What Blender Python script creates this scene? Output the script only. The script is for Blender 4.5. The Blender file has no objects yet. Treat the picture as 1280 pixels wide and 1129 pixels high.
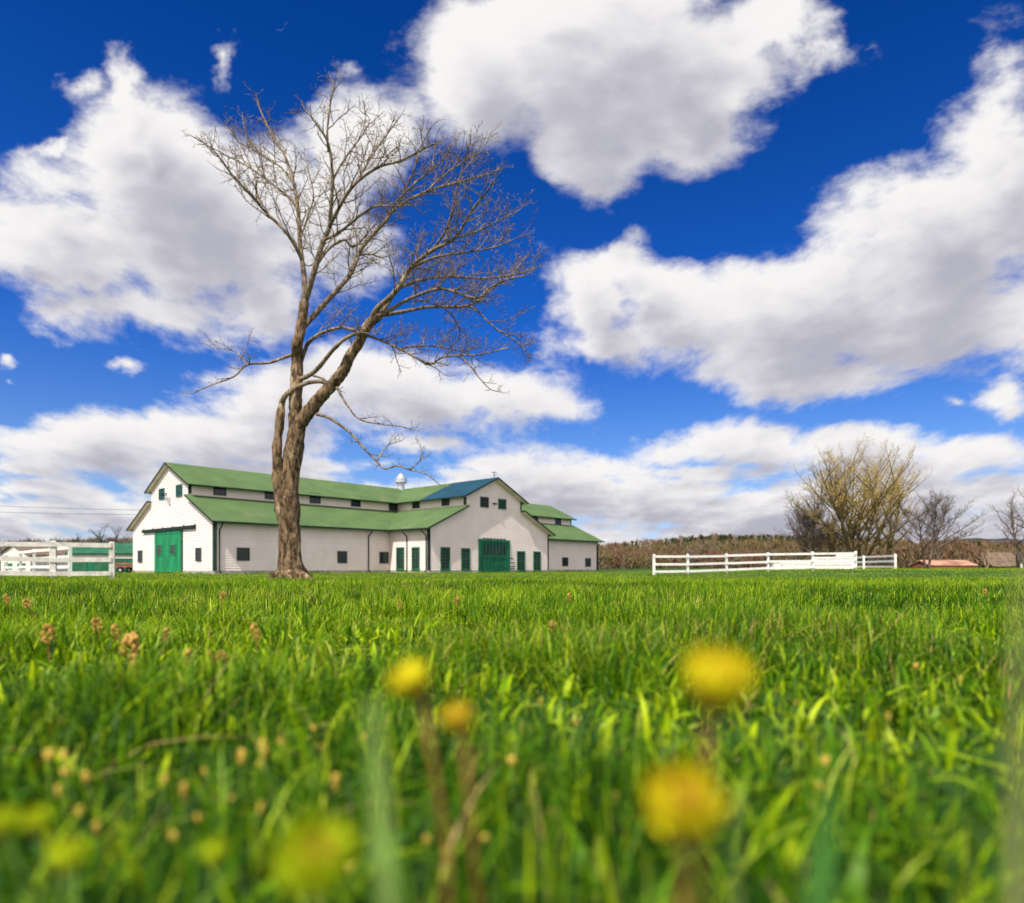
import bpy, bmesh, math, random
import numpy as np
from mathutils import Vector, Matrix

random.seed(7)
rng = np.random.default_rng(11)
R = math.radians
SC = bpy.context.scene
COL = SC.collection

# ------------------------------------------------------------------ camera
F_PX, HX, HY, CAM_Z = 821.0, 640.0, 710.0, 0.20
cam_d = bpy.data.cameras.new('camera')
cam = bpy.data.objects.new('camera', cam_d)
COL.objects.link(cam)
cam.location = (0, 0, CAM_Z)
cam.rotation_euler = (R(90), 0, 0)
cam_d.sensor_width = 36.0
cam_d.lens = 36.0 * F_PX / 1280.0
cam_d.shift_y = 145.5 / 1280.0
cam_d.clip_start = 0.02
cam_d.clip_end = 6000.0
cam_d.dof.use_dof = True
cam_d.dof.focus_distance = 4.2
cam_d.dof.aperture_fstop = 2.5
cam_d.dof.aperture_blades = 0
SC.camera = cam

# ------------------------------------------------------------------ view
SC.view_settings.view_transform = 'Standard'
SC.view_settings.look = 'None'
SC.view_settings.gamma = 1.0
SC.view_settings.exposure = 0.45
SC.render.engine = 'CYCLES'
SC.cycles.use_denoising = True
SC.cycles.max_bounces = 6
SC.cycles.transparent_max_bounces = 8

# ------------------------------------------------------------------ sun
SUN_DIR = Vector((0.488, 0.905, -1.45)).normalized()      # the way the light travels
SUN_EL = math.asin(-SUN_DIR.z)
SUN_AZ = math.atan2(-SUN_DIR.x, -SUN_DIR.y)
sun_d = bpy.data.lights.new('sun', 'SUN')
sun_d.energy = 4.4
sun_d.angle = R(0.5)
sun_d.color = (1.0, 0.95, 0.86)
sun = bpy.data.objects.new('sun', sun_d)
COL.objects.link(sun)
sun.rotation_euler = SUN_DIR.to_track_quat('-Z', 'Y').to_euler()
sun.location = (-20, -40, 60)


# ------------------------------------------------------------------ node helper
class NT:
    def __init__(self, tree):
        self.t = tree
        tree.nodes.clear()

    def n(self, typ, **kw):
        nd = self.t.nodes.new(typ)
        for k, v in kw.items():
            setattr(nd, k, v)
        return nd

    def put(self, sock, v):
        if v is None:
            return
        if hasattr(v, 'links') or isinstance(v, bpy.types.NodeSocket):
            self.t.links.new(v, sock)
        else:
            sock.default_value = v

    def m(self, op, a, b=None, c=None, clamp=False):
        nd = self.n('ShaderNodeMath', operation=op, use_clamp=clamp)
        self.put(nd.inputs[0], a)
        self.put(nd.inputs[1], b)
        self.put(nd.inputs[2], c)
        return nd.outputs[0]

    def vm(self, op, a, b=None):
        nd = self.n('ShaderNodeVectorMath', operation=op)
        self.put(nd.inputs[0], a)
        self.put(nd.inputs[1], b)
        return nd.outputs[0]

    def xyz(self, x, y, z):
        nd = self.n('ShaderNodeCombineXYZ')
        self.put(nd.inputs[0], x); self.put(nd.inputs[1], y); self.put(nd.inputs[2], z)
        return nd.outputs[0]

    def noise(self, vec, scale, detail=4, rough=0.55, dist=0.0, dim='3D'):
        nd = self.n('ShaderNodeTexNoise', noise_dimensions=dim)
        if vec is not None:
            self.put(nd.inputs['Vector'], vec)
        nd.inputs['Scale'].default_value = scale
        nd.inputs['Detail'].default_value = detail
        nd.inputs['Roughness'].default_value = rough
        nd.inputs['Distortion'].default_value = dist
        return nd.outputs[0]

    def smooth(self, v, a, b, lo=0.0, hi=1.0):
        nd = self.n('ShaderNodeMapRange', interpolation_type='SMOOTHSTEP')
        self.put(nd.inputs[0], v)
        self.put(nd.inputs[1], a); self.put(nd.inputs[2], b)
        self.put(nd.inputs[3], lo); self.put(nd.inputs[4], hi)
        return nd.outputs[0]

    def mix(self, f, a, b, blend='MIX'):
        nd = self.n('ShaderNodeMix', data_type='RGBA', blend_type=blend)
        self.put(nd.inputs[0], f)
        self.put(nd.inputs[6], a if not isinstance(a, tuple) else (*a[:3], 1))
        self.put(nd.inputs[7], b if not isinstance(b, tuple) else (*b[:3], 1))
        return nd.outputs[2]

    def ramp(self, f, stops, interp='LINEAR'):
        nd = self.n('ShaderNodeValToRGB')
        cr = nd.color_ramp
        cr.interpolation = interp
        while len(cr.elements) < len(stops):
            cr.elements.new(0.5)
        for e, (p, c) in zip(cr.elements, stops):
            e.position = p
            e.color = (*c, 1)
        self.put(nd.inputs[0], f)
        return nd.outputs[0]


# ------------------------------------------------------------------ sky with clouds
world = bpy.data.worlds.new('World')
SC.world = world
world.use_nodes = True
w = NT(world.node_tree)
SKY_STRENGTH = 0.11
sky = w.n('ShaderNodeTexSky', sky_type='NISHITA')
sky.sun_disc = False
sky.sun_elevation = SUN_EL
sky.sun_rotation = SUN_AZ
sky.altitude = 300
sky.air_density = 1.0
sky.dust_density = 0.4
sky.ozone_density = 3.0
tc = w.n('ShaderNodeTexCoord')
sep = w.n('ShaderNodeSeparateXYZ')
w.put(sep.inputs[0], tc.outputs['Generated'])
dx, dy, dz = sep.outputs
ay = w.m('MAXIMUM', w.m('ABSOLUTE', dy), 0.02)
CU = w.m('DIVIDE', dx, ay)
CV = w.m('MAXIMUM', w.m('DIVIDE', dz, ay), -0.02)
BACK = w.m('MAXIMUM', w.smooth(dy, 0.10, -0.25, 0.0, 0.55), w.smooth(dz, 0.70, 0.88, 0.0, 0.40))
CLOUDS = [  # bearing and height of each cloud lobe, its half width, half height, tilt, weight
    (190, 190, 110, 105, -30, 1), (95, 305, 145, 95, 0, 1), (245, 285, 140, 112, -10, 1.02), (30, 300, 110, 75, 0, 1),
    (150, 110, 40, 55, 20, .9), (330, 240, 90, 95, 0, 1), (465, 170, 80, 85, -20, 1), (410, 270, 95, 85, 0, 1), (450, 320, 60, 50, 0, .8),
    (195, 392, 150, 46, -6, 1), (330, 380, 45, 45, 0, .9), (90, 380, 100, 45, 0, .9),
    (760, 50, 250, 125, 8, 1.15), (735, 175, 80, 75, 0, 1.05), (600, 85, 90, 100, -20, 1.05), (800, 130, 110, 70, 0, 1.05), (880, 105, 110, 95, 20, 1.1), (960, 30, 95, 70, 35, 1),
    (740, 225, 30, 35, 0, .8), (850, 165, 40, 40, 0, .8),
    (1180, 310, 210, 120, 22, 1.1), (1010, 395, 210, 88, 10, 1.1), (1278, 210, 95, 115, 40, 1.1), (1010, 350, 120, 48, 15, 1), (860, 395, 120, 62, 18, 1), (1150, 420, 170, 70, 8, 1),
    (768, 324, 50, 36, 20, .9), (735, 375, 55, 65, 0, .9), (755, 425, 85, 28, 0, .9), (830, 350, 70, 45, 0, .95), (1000, 470, 170, 42, -2, 1), (1290, 400, 80, 60, 20, 1),
    (560, 505, 175, 50, 2, 1), (350, 502, 135, 46, 8, 1), (470, 470, 120, 42, 0, 1), (110, 548, 150, 36, 2, 1), (660, 507, 90, 24, -5, .95), (270, 545, 220, 40, 0, .95),
    (8, 440, 24, 16, 0, .8), (162, 463, 26, 11, 0, .6), (15, 470, 12, 10, 0, .5),
    (930, 560, 140, 34, 3, 1), (1070, 555, 110, 30, -3, 1), (1262, 505, 42, 26, 0, .9), (1225, 572, 90, 28, 0, .95), (1195, 507, 24, 10, 0, .6),
    (625, 580, 70, 20, 0, .9), (700, 592, 60, 18, 0, .9), (720, 622, 110, 18, 0, .9), (880, 615, 90, 14, 0, .85), (980, 655, 150, 12, 0, .8), (60, 610, 110, 16, 0, .85), (800, 660, 140, 10, 0, .7),
    (1090, 620, 140, 16, 0, .85), (1260, 612, 70, 13, 0, .85), (400, 580, 130, 16, 0, .8), (520, 560, 100, 18, 0, .85), (230, 590, 130, 18, 0, .85), (90, 655, 160, 10, 0, .75),
    (850, 570, 90, 26, 0, .9), (1130, 585, 150, 22, 0, .9), (950, 628, 190, 14, 0, .9), (1180, 648, 120, 12, 0, .85), (680, 640, 120, 14, 0, .85), (140, 570, 150, 24, 0, .9), (30, 585, 80, 16, 0, .85), (330, 560, 120, 22, 0, .9),
    (285, 66, 32, 36, -35, .72), (95, 115, 40, 34, 30, .74), (440, 75, 30, 40, 0, .66), (780, 130, 10, 10, 0, .3), (375, 10, 24, 8, 0, .5), (715, 230, 20, 16, 0, .5),
    (60, 200, 50, 12, 10, .6), (1000, 230, 14, 8, 40, .48),
]


def cloud_density(u, v, detail):
    uv0 = w.xyz(u, v, 0.0)
    wn = w.n('ShaderNodeTexNoise', noise_dimensions='3D')
    w.put(wn.inputs['Vector'], uv0)
    wn.inputs['Scale'].default_value = 4.6
    wn.inputs['Detail'].default_value = min(detail, 5)
    wn.inputs['Roughness'].default_value = 0.6
    sw = w.n('ShaderNodeVectorMath', operation='MULTIPLY_ADD')
    w.put(sw.inputs[0], wn.outputs['Color'])
    wa = w.m('ADD', w.m('MULTIPLY', v, 0.30), 0.03)
    w.put(sw.inputs[1], w.xyz(wa, w.m('MULTIPLY', wa, 0.85), 0.0))
    w.put(sw.inputs[2], w.xyz(w.m('SUBTRACT', u, w.m('MULTIPLY', wa, 0.5)), w.m('SUBTRACT', v, w.m('MULTIPLY', wa, 0.425)), 0.0))
    uv = sw.outputs[0]
    f = None
    for (cx, cy, rx, ry, rot, wt) in CLOUDS:
        mp = w.n('ShaderNodeMapping', vector_type='TEXTURE')
        w.put(mp.inputs['Vector'], uv)
        mp.inputs['Location'].default_value = ((cx - HX) / F_PX, (HY - cy) / F_PX, 0)
        mp.inputs['Rotation'].default_value = (0, 0, R(rot))
        mp.inputs['Scale'].default_value = (rx / F_PX * 1.64, ry / F_PX * 1.64, 1)
        g = w.n('ShaderNodeTexGradient', gradient_type='SPHERICAL')
        w.put(g.inputs[0], mp.outputs[0])
        e = w.m('MULTIPLY', g.outputs[1], wt)
        f = e if f is None else w.m('SMOOTH_MAX', f, e, 0.2)
    s = w.m('ADD', v, 0.30)
    q = w.xyz(w.m('DIVIDE', u, w.m('ADD', v, 0.30)), w.m('MULTIPLY', w.m('LOGARITHM', s, 2.71828), 1.45), 0.37)
    nz = w.noise(q, 3.0, detail, 0.60, 0.2)
    nb = w.noise(q, 9.0, max(detail - 1, 1), 0.63, 0.3)
    amp = w.m('ADD', w.m('MULTIPLY', w.m('SUBTRACT', nz, 0.5), 1.15), w.m('MULTIPLY', w.m('SUBTRACT', nb, 0.5), 0.58))
    # rows of small cumulus that close up towards the horizon
    low = w.noise(w.xyz(w.m('MULTIPLY', u, 1.0), w.m('MULTIPLY', v, 4.0), 3.1), 5.6, 4, 0.55, 0.0)
    lowf = w.m('MULTIPLY', w.smooth(v, 0.27, 0.07), w.m('MULTIPLY', w.m('SUBTRACT', low, 0.06), 1.9))
    f = w.m('SMOOTH_MAX', f, lowf, 0.1)
    f = w.m('ADD', f, BACK)                       # unseen cloud cover added overhead and behind to lift the ambient fill
    return w.m('SUBTRACT', w.m('ADD', f, amp), 0.37)


D0 = cloud_density(CU, CV, 9)
h1 = w.m('ADD', w.m('MULTIPLY', CV, 0.070), 0.012)
h2 = w.m('ADD', w.m('MULTIPLY', CV, 0.16), 0.026)
D1 = cloud_density(w.m('SUBTRACT', CU, w.m('MULTIPLY', h1, 0.5)), w.m('ADD', CV, h1), 4)
D2 = cloud_density(w.m('SUBTRACT', CU, w.m('MULTIPLY', h2, 0.5)), w.m('ADD', CV, h2), 2)
alpha = w.smooth(D0, -0.05, 0.33)
thick = w.m('ADD', w.m('MULTIPLY', w.m('MAXIMUM', D1, 0.0), 0.75), w.m('MULTIPLY', w.m('MAXIMUM', D2, 0.0), 0.85))
thick = w.m('ADD', thick, w.m('MULTIPLY', w.m('MAXIMUM', w.m('SUBTRACT', D0, 0.25), 0.0), 0.25))
detail_n = w.noise(w.xyz(CU, w.m('MULTIPLY', CV, 1.5), 0.0), 7.0, 7, 0.6, 0.3)
shade = w.smooth(w.m('ADD', thick, w.m('MULTIPLY', w.m('SUBTRACT', detail_n, 0.5), 0.62)), 0.0, 1.10)
CB = 1.0 / SKY_STRENGTH
white = (0.69 * CB, 0.675 * CB, 0.67 * CB)
grey = (0.335 * CB, 0.333 * CB, 0.395 * CB)
ccol = w.mix(shade, white, grey)
ccol = w.mix(w.smooth(dy, 0.0, -0.4), ccol, w.mix(1.0, ccol, (2.3, 2.1, 1.95), 'MULTIPLY'))   # unseen clouds behind the camera brightened as added fill for shaded walls
scol = w.mix(1.0, sky.outputs[0], w.ramp(dz, [(0.0, (0.66, 0.66, 0.86)), (0.14, (0.42, 0.60, 0.92)), (0.34, (0.065, 0.37, 0.96)), (0.62, (0.014, 0.245, 0.72))]), 'MULTIPLY')
# a deeper zenith, paler towards the horizon, comes with the sky model; gamma deepens it
gm = w.n('ShaderNodeGamma')
w.put(gm.inputs[0], scol)
gm.inputs[1].default_value = 1.0
fin = w.mix(alpha, gm.outputs[0], ccol)
bg = w.n('ShaderNodeBackground')
w.put(bg.inputs[0], fin)
bg.inputs[1].default_value = SKY_STRENGTH
wo = w.n('ShaderNodeOutputWorld')
w.t.links.new(bg.outputs[0], wo.inputs[0])
world.cycles.sampling_method = 'MANUAL'
world.cycles.sample_map_resolution = 512


# ------------------------------------------------------------------ materials
MATS = {}


def mat(name, col, rough=0.7, spec=0.3, var=0.12, scale=3.0, bump=0.0, bscale=20.0, col2=None, stretch=(1, 1, 1), metal=0.0, stain=None, coord='Object'):
    if name in MATS:
        return MATS[name]
    m = bpy.data.materials.new(name)
    m.use_nodes = True
    t = NT(m.node_tree)
    co = t.n('ShaderNodeTexCoord').outputs[coord]
    mp = t.n('ShaderNodeMapping')
    t.put(mp.inputs[0], co)
    mp.inputs['Scale'].default_value = stretch
    co = mp.outputs[0]
    nz = t.noise(co, scale, 6, 0.6)
    c2 = col2 if col2 else tuple(c * (1 - 2.2 * var) for c in col)
    c1 = tuple(min(1, c * (1 + var)) for c in col)
    c = t.mix(t.smooth(nz, 0.32, 0.68), c2, c1)
    if stain:
        n2 = t.noise(co, stain[1], 5, 0.65)
        c = t.mix(t.smooth(n2, stain[2], stain[2] + 0.12, 0, stain[3]), c, stain[0])
    p = t.n('ShaderNodeBsdfPrincipled')
    t.put(p.inputs['Base Color'], c)
    p.inputs['Roughness'].default_value = rough
    p.inputs['Specular IOR Level'].default_value = spec
    p.inputs['Metallic'].default_value = metal
    if bump:
        b = t.n('ShaderNodeBump')
        b.inputs['Strength'].default_value = bump
        b.inputs['Distance'].default_value = 0.02
        t.put(b.inputs['Height'], t.noise(co, bscale, 6, 0.65))
        t.put(p.inputs['Normal'], b.outputs[0])
    o = t.n('ShaderNodeOutputMaterial')
    t.t.links.new(p.outputs[0], o.inputs[0])
    MATS[name] = m
    return m


def siding_mat():
    m = bpy.data.materials.new('white_clapboard')
    m.use_nodes = True
    t = NT(m.node_tree)
    co = t.n('ShaderNodeTexCoord').outputs['Object']
    sx = t.n('ShaderNodeSeparateXYZ'); t.put(sx.inputs[0], co)
    # each board weathers a little differently; rain splash along the foot
    bi = t.m('FLOOR', t.m('DIVIDE', sx.outputs[2], 0.20))
    wn = t.n('ShaderNodeTexWhiteNoise', noise_dimensions='1D')
    t.put(wn.inputs['W'], bi)
    nz = t.noise(co, 0.6, 6, 0.62)
    st = t.n('ShaderNodeMapping'); t.put(st.inputs[0], co); st.inputs['Scale'].default_value = (3, 3, 0.35)
    n2 = t.noise(st.outputs[0], 2.0, 6, 0.7)
    c = t.mix(t.smooth(nz, 0.3, 0.7), (0.82, 0.715, 0.665), (0.90, 0.805, 0.755))
    c = t.mix(t.m('MULTIPLY', wn.outputs[0], 0.12), c, (0.60, 0.55, 0.51))
    c = t.mix(t.smooth(n2, 0.54, 0.74, 0, 0.5), c, (0.50, 0.45, 0.40))
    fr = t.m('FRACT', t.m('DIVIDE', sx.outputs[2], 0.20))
    c = t.mix(t.smooth(fr, 0.22, 0.06, 0, 0.50), c, (0.36, 0.30, 0.26))   # shade lines of the laps painted in as dark bands, with joint grime
    foot = t.m('MULTIPLY', t.smooth(t.m('ADD', sx.outputs[2], t.m('MULTIPLY', n2, 0.8)), 0.9, 0.2), 0.45)
    c = t.mix(foot, c, (0.47, 0.41, 0.30))
    p = t.n('ShaderNodeBsdfPrincipled')
    t.put(p.inputs['Base Color'], c)
    p.inputs['Roughness'].default_value = 0.62
    p.inputs['Specular IOR Level'].default_value = 0.3
    b = t.n('ShaderNodeBump'); b.inputs['Strength'].default_value = 0.25; b.inputs['Distance'].default_value = 0.01
    t.put(b.inputs['Height'], t.noise(co, 14, 5, 0.6)); t.put(p.inputs['Normal'], b.outputs[0])
    o = t.n('ShaderNodeOutputMaterial'); t.t.links.new(p.outputs[0], o.inputs[0])
    return m


def roof_mat(name, c_lo, c_hi, rough, seam=0.0, rust=0.0):
    m = bpy.data.materials.new(name)
    m.use_nodes = True
    t = NT(m.node_tree)
    co = t.n('ShaderNodeTexCoord').outputs['Object']
    nz = t.noise(co, 0.5, 7, 0.62)
    n2 = t.noise(co, 6.0, 4, 0.6)
    c = t.mix(t.smooth(t.m('ADD', t.m('MULTIPLY', nz, 0.7), t.m('MULTIPLY', n2, 0.3)), 0.33, 0.66), c_lo, c_hi)
    if rust:
        n3 = t.noise(co, 0.35, 6, 0.7, 0.6)
        c = t.mix(t.smooth(n3, 0.60, 0.72, 0, rust), c, (0.24, 0.16, 0.10))
    p = t.n('ShaderNodeBsdfPrincipled')
    t.put(p.inputs['Base Color'], c)
    p.inputs['Roughness'].default_value = rough
    p.inputs['Specular IOR Level'].default_value = 0.25
    b = t.n('ShaderNodeBump'); b.inputs['Strength'].default_value = 0.3; b.inputs['Distance'].default_value = 0.02
    t.put(b.inputs['Height'], n2); t.put(p.inputs['Normal'], b.outputs[0])
    o = t.n('ShaderNodeOutputMaterial'); t.t.links.new(p.outputs[0], o.inputs[0])
    MATS[name] = m
    return m


def glass_mat(name='dark_glass', col=(0.012, 0.016, 0.018)):
    m = bpy.data.materials.new(name)
    m.use_nodes = True
    t = NT(m.node_tree)
    co = t.n('ShaderNodeTexCoord').outputs['Object']
    nz = t.noise(co, 1.4, 3, 0.5)
    p = t.n('ShaderNodeBsdfPrincipled')
    t.put(p.inputs['Base Color'], t.mix(nz, col, tuple(c * 2.5 for c in col)))
    p.inputs['Roughness'].default_value = 0.12
    p.inputs['Specular IOR Level'].default_value = 0.35
    b = t.n('ShaderNodeBump'); b.inputs['Strength'].default_value = 0.08; b.inputs['Distance'].default_value = 0.05
    t.put(b.inputs['Height'], nz); t.put(p.inputs['Normal'], b.outputs[0])
    o = t.n('ShaderNodeOutputMaterial'); t.t.links.new(p.outputs[0], o.inputs[0])
    return m


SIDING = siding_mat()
ROOF_G = roof_mat('green_roofing', (0.064, 0.114, 0.040), (0.092, 0.156, 0.054), 0.85, rust=0.6)
ROOF_B = roof_mat('blue_metal_roofing', (0.003, 0.036, 0.064), (0.007, 0.055, 0.09), 0.8)
TRIM_G = mat('dark_green_trim', (0.018, 0.065, 0.042), 0.5, 0.35, 0.2, 3)
TRIM_D = mat('dark_gutter_paint', (0.022, 0.040, 0.034), 0.8, 0.12, 0.2, 3)
DOOR_G = mat('bright_green_door_paint', (0.012, 0.24, 0.085), 0.5, 0.35, 0.14, 1.5, stretch=(1, 1, .3))
DOOR_D = mat('deep_green_door_paint', (0.008, 0.12, 0.06), 0.5, 0.35, 0.14, 1.5)
FRAME_G = mat('green_window_paint', (0.012, 0.13, 0.058), 0.5, 0.35, 0.15, 3)
FRAME_K = mat('dark_window_paint', (0.03, 0.055, 0.045), 0.5, 0.35, 0.15, 3)
SOFFIT = mat('soffit_paint', (0.80, 0.70, 0.56), 0.7, 0.2, 0.08, 2)
CONC = mat('concrete_footing', (0.42, 0.40, 0.34), 0.85, 0.2, 0.15, 2)
GLASS = glass_mat()
GALV = mat('galvanised_metal', (0.55, 0.57, 0.60), 0.4, 0.5, 0.08, 4, metal=0.5)
WHITE_P = mat('white_fence_paint', (0.80, 0.79, 0.74), 0.55, 0.3, 0.05, 3, stain=((0.48, 0.43, 0.33), 2.0, 0.55, 0.55))
GREY_P = mat('weathered_white_paint', (0.60, 0.58, 0.52), 0.75, 0.2, 0.10, 4, bump=0.3, stain=((0.33, 0.30, 0.25), 3.0, 0.55, 0.55))


# ------------------------------------------------------------------ object helpers
def link(name, me, parent=None):
    o = bpy.data.objects.new(name, me)
    COL.objects.link(o)
    if parent is not None:
        o.parent = parent
    return o


def tag(o, label=None, cat=None, group=None, kind=None):
    if label: o['label'] = label
    if cat: o['category'] = cat
    if group: o['group'] = group
    if kind: o['kind'] = kind
    return o


def thing(name, label, cat, loc=(0, 0, 0), rotz=0.0, group=None):
    o = bpy.data.objects.new(name, None)
    o.empty_display_size = 0.2
    COL.objects.link(o)
    o.location = loc
    o.rotation_euler = (0, 0, rotz)
    return tag(o, label, cat, group)


class MB:
    """collects faces; build() links them as one mesh object"""
    def __init__(self):
        self.v, self.f, self.mi = [], [], []

    def face(self, pts, mi=0):
        b = len(self.v)
        self.v.extend([tuple(p) for p in pts])
        self.f.append(tuple(range(b, b + len(pts))))
        self.mi.append(mi)

    def hexa(self, c, mi=0):      # 8 corners: 0-3 bottom ring, 4-7 top ring
        b = len(self.v)
        self.v.extend([tuple(p) for p in c])
        for q in ((3, 2, 1, 0), (4, 5, 6, 7), (0, 1, 5, 4), (1, 2, 6, 5), (2, 3, 7, 6), (3, 0, 4, 7)):
            self.f.append(tuple(b + i for i in q)); self.mi.append(mi)

    def box(self, x0, x1, y0, y1, z0, z1, mi=0):
        self.hexa([(x0, y0, z0), (x1, y0, z0), (x1, y1, z0), (x0, y1, z0), (x0, y0, z1), (x1, y0, z1), (x1, y1, z1), (x0, y1, z1)], mi)

    def slab(self, poly, n, th, mi=0, mi_side=None):
        """polygon poly (3-D) extruded by th along -n"""
        n = Vector(n).normalized()
        top = [Vector(p) for p in poly]
        bot = [p - n * th for p in top]
        b = len(self.v)
        k = len(top)
        self.v.extend([tuple(p) for p in top + bot])
        self.f.append(tuple(range(b, b + k))); self.mi.append(mi)
        self.f.append(tuple(range(b + 2 * k - 1, b + k - 1, -1))); self.mi.append(mi_side if mi_side is not None else mi)
        for i in range(k):
            j = (i + 1) % k
            self.f.append((b + i, b + k + i, b + k + j, b + j)); self.mi.append(mi_side if mi_side is not None else mi)

    def tube(self, pts, rad, n=8, mi=0, cap=True):
        pts = [Vector(p) for p in pts]
        if not hasattr(rad, '__len__'):
            rad = [rad] * len(pts)
        b = len(self.v)
        ref = None
        for i, p in enumerate(pts):
            d = (pts[min(i + 1, len(pts) - 1)] - pts[max(i - 1, 0)])
            if d.length < 1e-9: d = Vector((0, 0, 1))
            d.normalize()
            if ref is None:
                ref = d.orthogonal().normalized()
            ref = (ref - d * ref.dot(d))
            if ref.length < 1e-6: ref = d.orthogonal()
            ref.normalize()
            s = d.cross(ref)
            for k in range(n):
                a = 2 * math.pi * k / n
                self.v.append(tuple(p + (ref * math.cos(a) + s * math.sin(a)) * rad[i]))
        for i in range(len(pts) - 1):
            for k in range(n):
                k2 = (k + 1) % n
                self.f.append((b + i * n + k, b + i * n + k2, b + (i + 1) * n + k2, b + (i + 1) * n + k)); self.mi.append(mi)
        if cap:
            self.f.append(tuple(b + k for k in range(n - 1, -1, -1))); self.mi.append(mi)
            e = b + (len(pts) - 1) * n
            self.f.append(tuple(e + k for k in range(n))); self.mi.append(mi)

    def build(self, name, mats, parent=None, smooth=False):
        me = bpy.data.meshes.new(name)
        me.from_pydata(self.v, [], self.f)
        if not isinstance(mats, (list, tuple)): mats = [mats]
        for m in mats: me.materials.append(m)
        if len(mats) > 1: me.polygons.foreach_set('material_index', self.mi)
        if smooth: me.polygons.foreach_set('use_smooth', [True] * len(self.f))
        me.update()
        return link(name, me, parent)


def sstep(a, b, x):
    t = np.clip((np.asarray(x, dtype=float) - a) / (b - a), 0, 1)
    return t * t * (3 - 2 * t)


def ground_z(x, y):
    g = -0.28 * sstep(3, 34, y)
    g = g + 0.36 * sstep(8, 26, x) * sstep(20, 45, y) + 0.14 * sstep(30, 60, x) * sstep(45, 90, y)
    return g


def gz(x, y):
    return float(ground_z(x, y))


def at(px, Y, py=None):
    """the point on the ray through photo pixel px (and py) at depth Y; on the ground if py is None"""
    x = (px - HX) / F_PX * Y
    return Vector((x, Y, gz(x, Y) if py is None else CAM_Z + (HY - py) / F_PX * Y))


def grid_noise(n=64, seed=0):
    r = np.random.default_rng(seed)
    g = r.random((n, n))

    def f(x, y):
        x = np.asarray(x) % n; y = np.asarray(y) % n
        i = np.floor(x).astype(int); j = np.floor(y).astype(int)
        fx = x - i; fy = y - j
        fx = fx * fx * (3 - 2 * fx); fy = fy * fy * (3 - 2 * fy)
        i %= n; j %= n; i1 = (i + 1) % n; j1 = (j + 1) % n
        return (g[i, j] * (1 - fx) + g[i1, j] * fx) * (1 - fy) + (g[i, j1] * (1 - fx) + g[i1, j1] * fx) * fy
    return f


# ------------------------------------------------------------------ ground
def build_ground():
    xs = np.concatenate([[-3000, -900, -400, -200], np.arange(-120, 121, 4), [200, 400, 900, 3000]]).astype(float)
    ys = np.concatenate([[-60, -20, -5], np.arange(0, 121, 3), [160, 220, 320, 500, 900, 3000]]).astype(float)
    X, Y = np.meshgrid(xs, ys)
    Z = ground_z(X, Y) - 0.006
    v = np.stack([X.ravel(), Y.ravel(), Z.ravel()], 1)
    nx = len(xs)
    f = [(j * nx + i, j * nx + i + 1, (j + 1) * nx + i + 1, (j + 1) * nx + i) for j in range(len(ys) - 1) for i in range(nx - 1)]
    me = bpy.data.meshes.new('ground')
    me.from_pydata(v.tolist(), [], f)
    me.polygons.foreach_set('use_smooth', [True] * len(f))
    m = bpy.data.materials.new('turf_soil')
    m.use_nodes = True
    t = NT(m.node_tree)
    co = t.n('ShaderNodeTexCoord').outputs['Object']
    c = t.mix(t.smooth(t.noise(co, 0.35, 6, 0.6), 0.35, 0.65), (0.022, 0.060, 0.010), (0.048, 0.105, 0.018))
    c = t.mix(t.smooth(t.noise(co, 30.0, 5, 0.6), 0.5, 0.7, 0, .6), c, (0.05, 0.042, 0.020))
    p = t.n('ShaderNodeBsdfPrincipled')
    t.put(p.inputs['Base Color'], c); p.inputs['Roughness'].default_value = 0.95; p.inputs['Specular IOR Level'].default_value = 0.1
    b = t.n('ShaderNodeBump'); b.inputs['Strength'].default_value = 0.6; b.inputs['Distance'].default_value = 0.03
    t.put(b.inputs['Height'], t.noise(co, 40, 5, 0.6)); t.put(p.inputs['Normal'], b.outputs[0])
    o = t.n('ShaderNodeOutputMaterial'); t.t.links.new(p.outputs[0], o.inputs[0])
    me.materials.append(m)
    tag(link('ground', me), kind='structure')


build_ground()


# ------------------------------------------------------------------ the barn
TH = math.atan(0.891)
A = Vector((-22.66, 50.0, 0.0))
D1 = Vector((math.sin(TH), math.cos(TH), 0))
D2 = Vector((-math.cos(TH), math.sin(TH), 0))
ZG = -0.30                                   # foot of the walls
LEN, WID, LEAN = 51.4, 17.0, 4.5
H1, H2, H3, H4 = 3.95, 6.02, 7.12, 9.02      # eave, top of lean-to roof, upper eave, ridge
T0, T1, OUT = 16.6, 33.65, 5.6               # the cross wing along the wall, and how far it comes forward
OV_E, OV_R = 0.62, 0.62


def clip_z(poly, z0, z1):
    def cut(pl, zc, keep_above):
        out = []
        for i in range(len(pl)):
            a, b = pl[i], pl[(i + 1) % len(pl)]
            ia = (a[1] >= zc) if keep_above else (a[1] <= zc)
            ib = (b[1] >= zc) if keep_above else (b[1] <= zc)
            if ia: out.append(a)
            if ia != ib:
                k = (zc - a[1]) / (b[1] - a[1])
                out.append((a[0] + (b[0] - a[0]) * k, zc))
        return out
    p = cut(poly, z0, True)
    return cut(p, z1, False) if len(p) >= 3 else []


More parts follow.
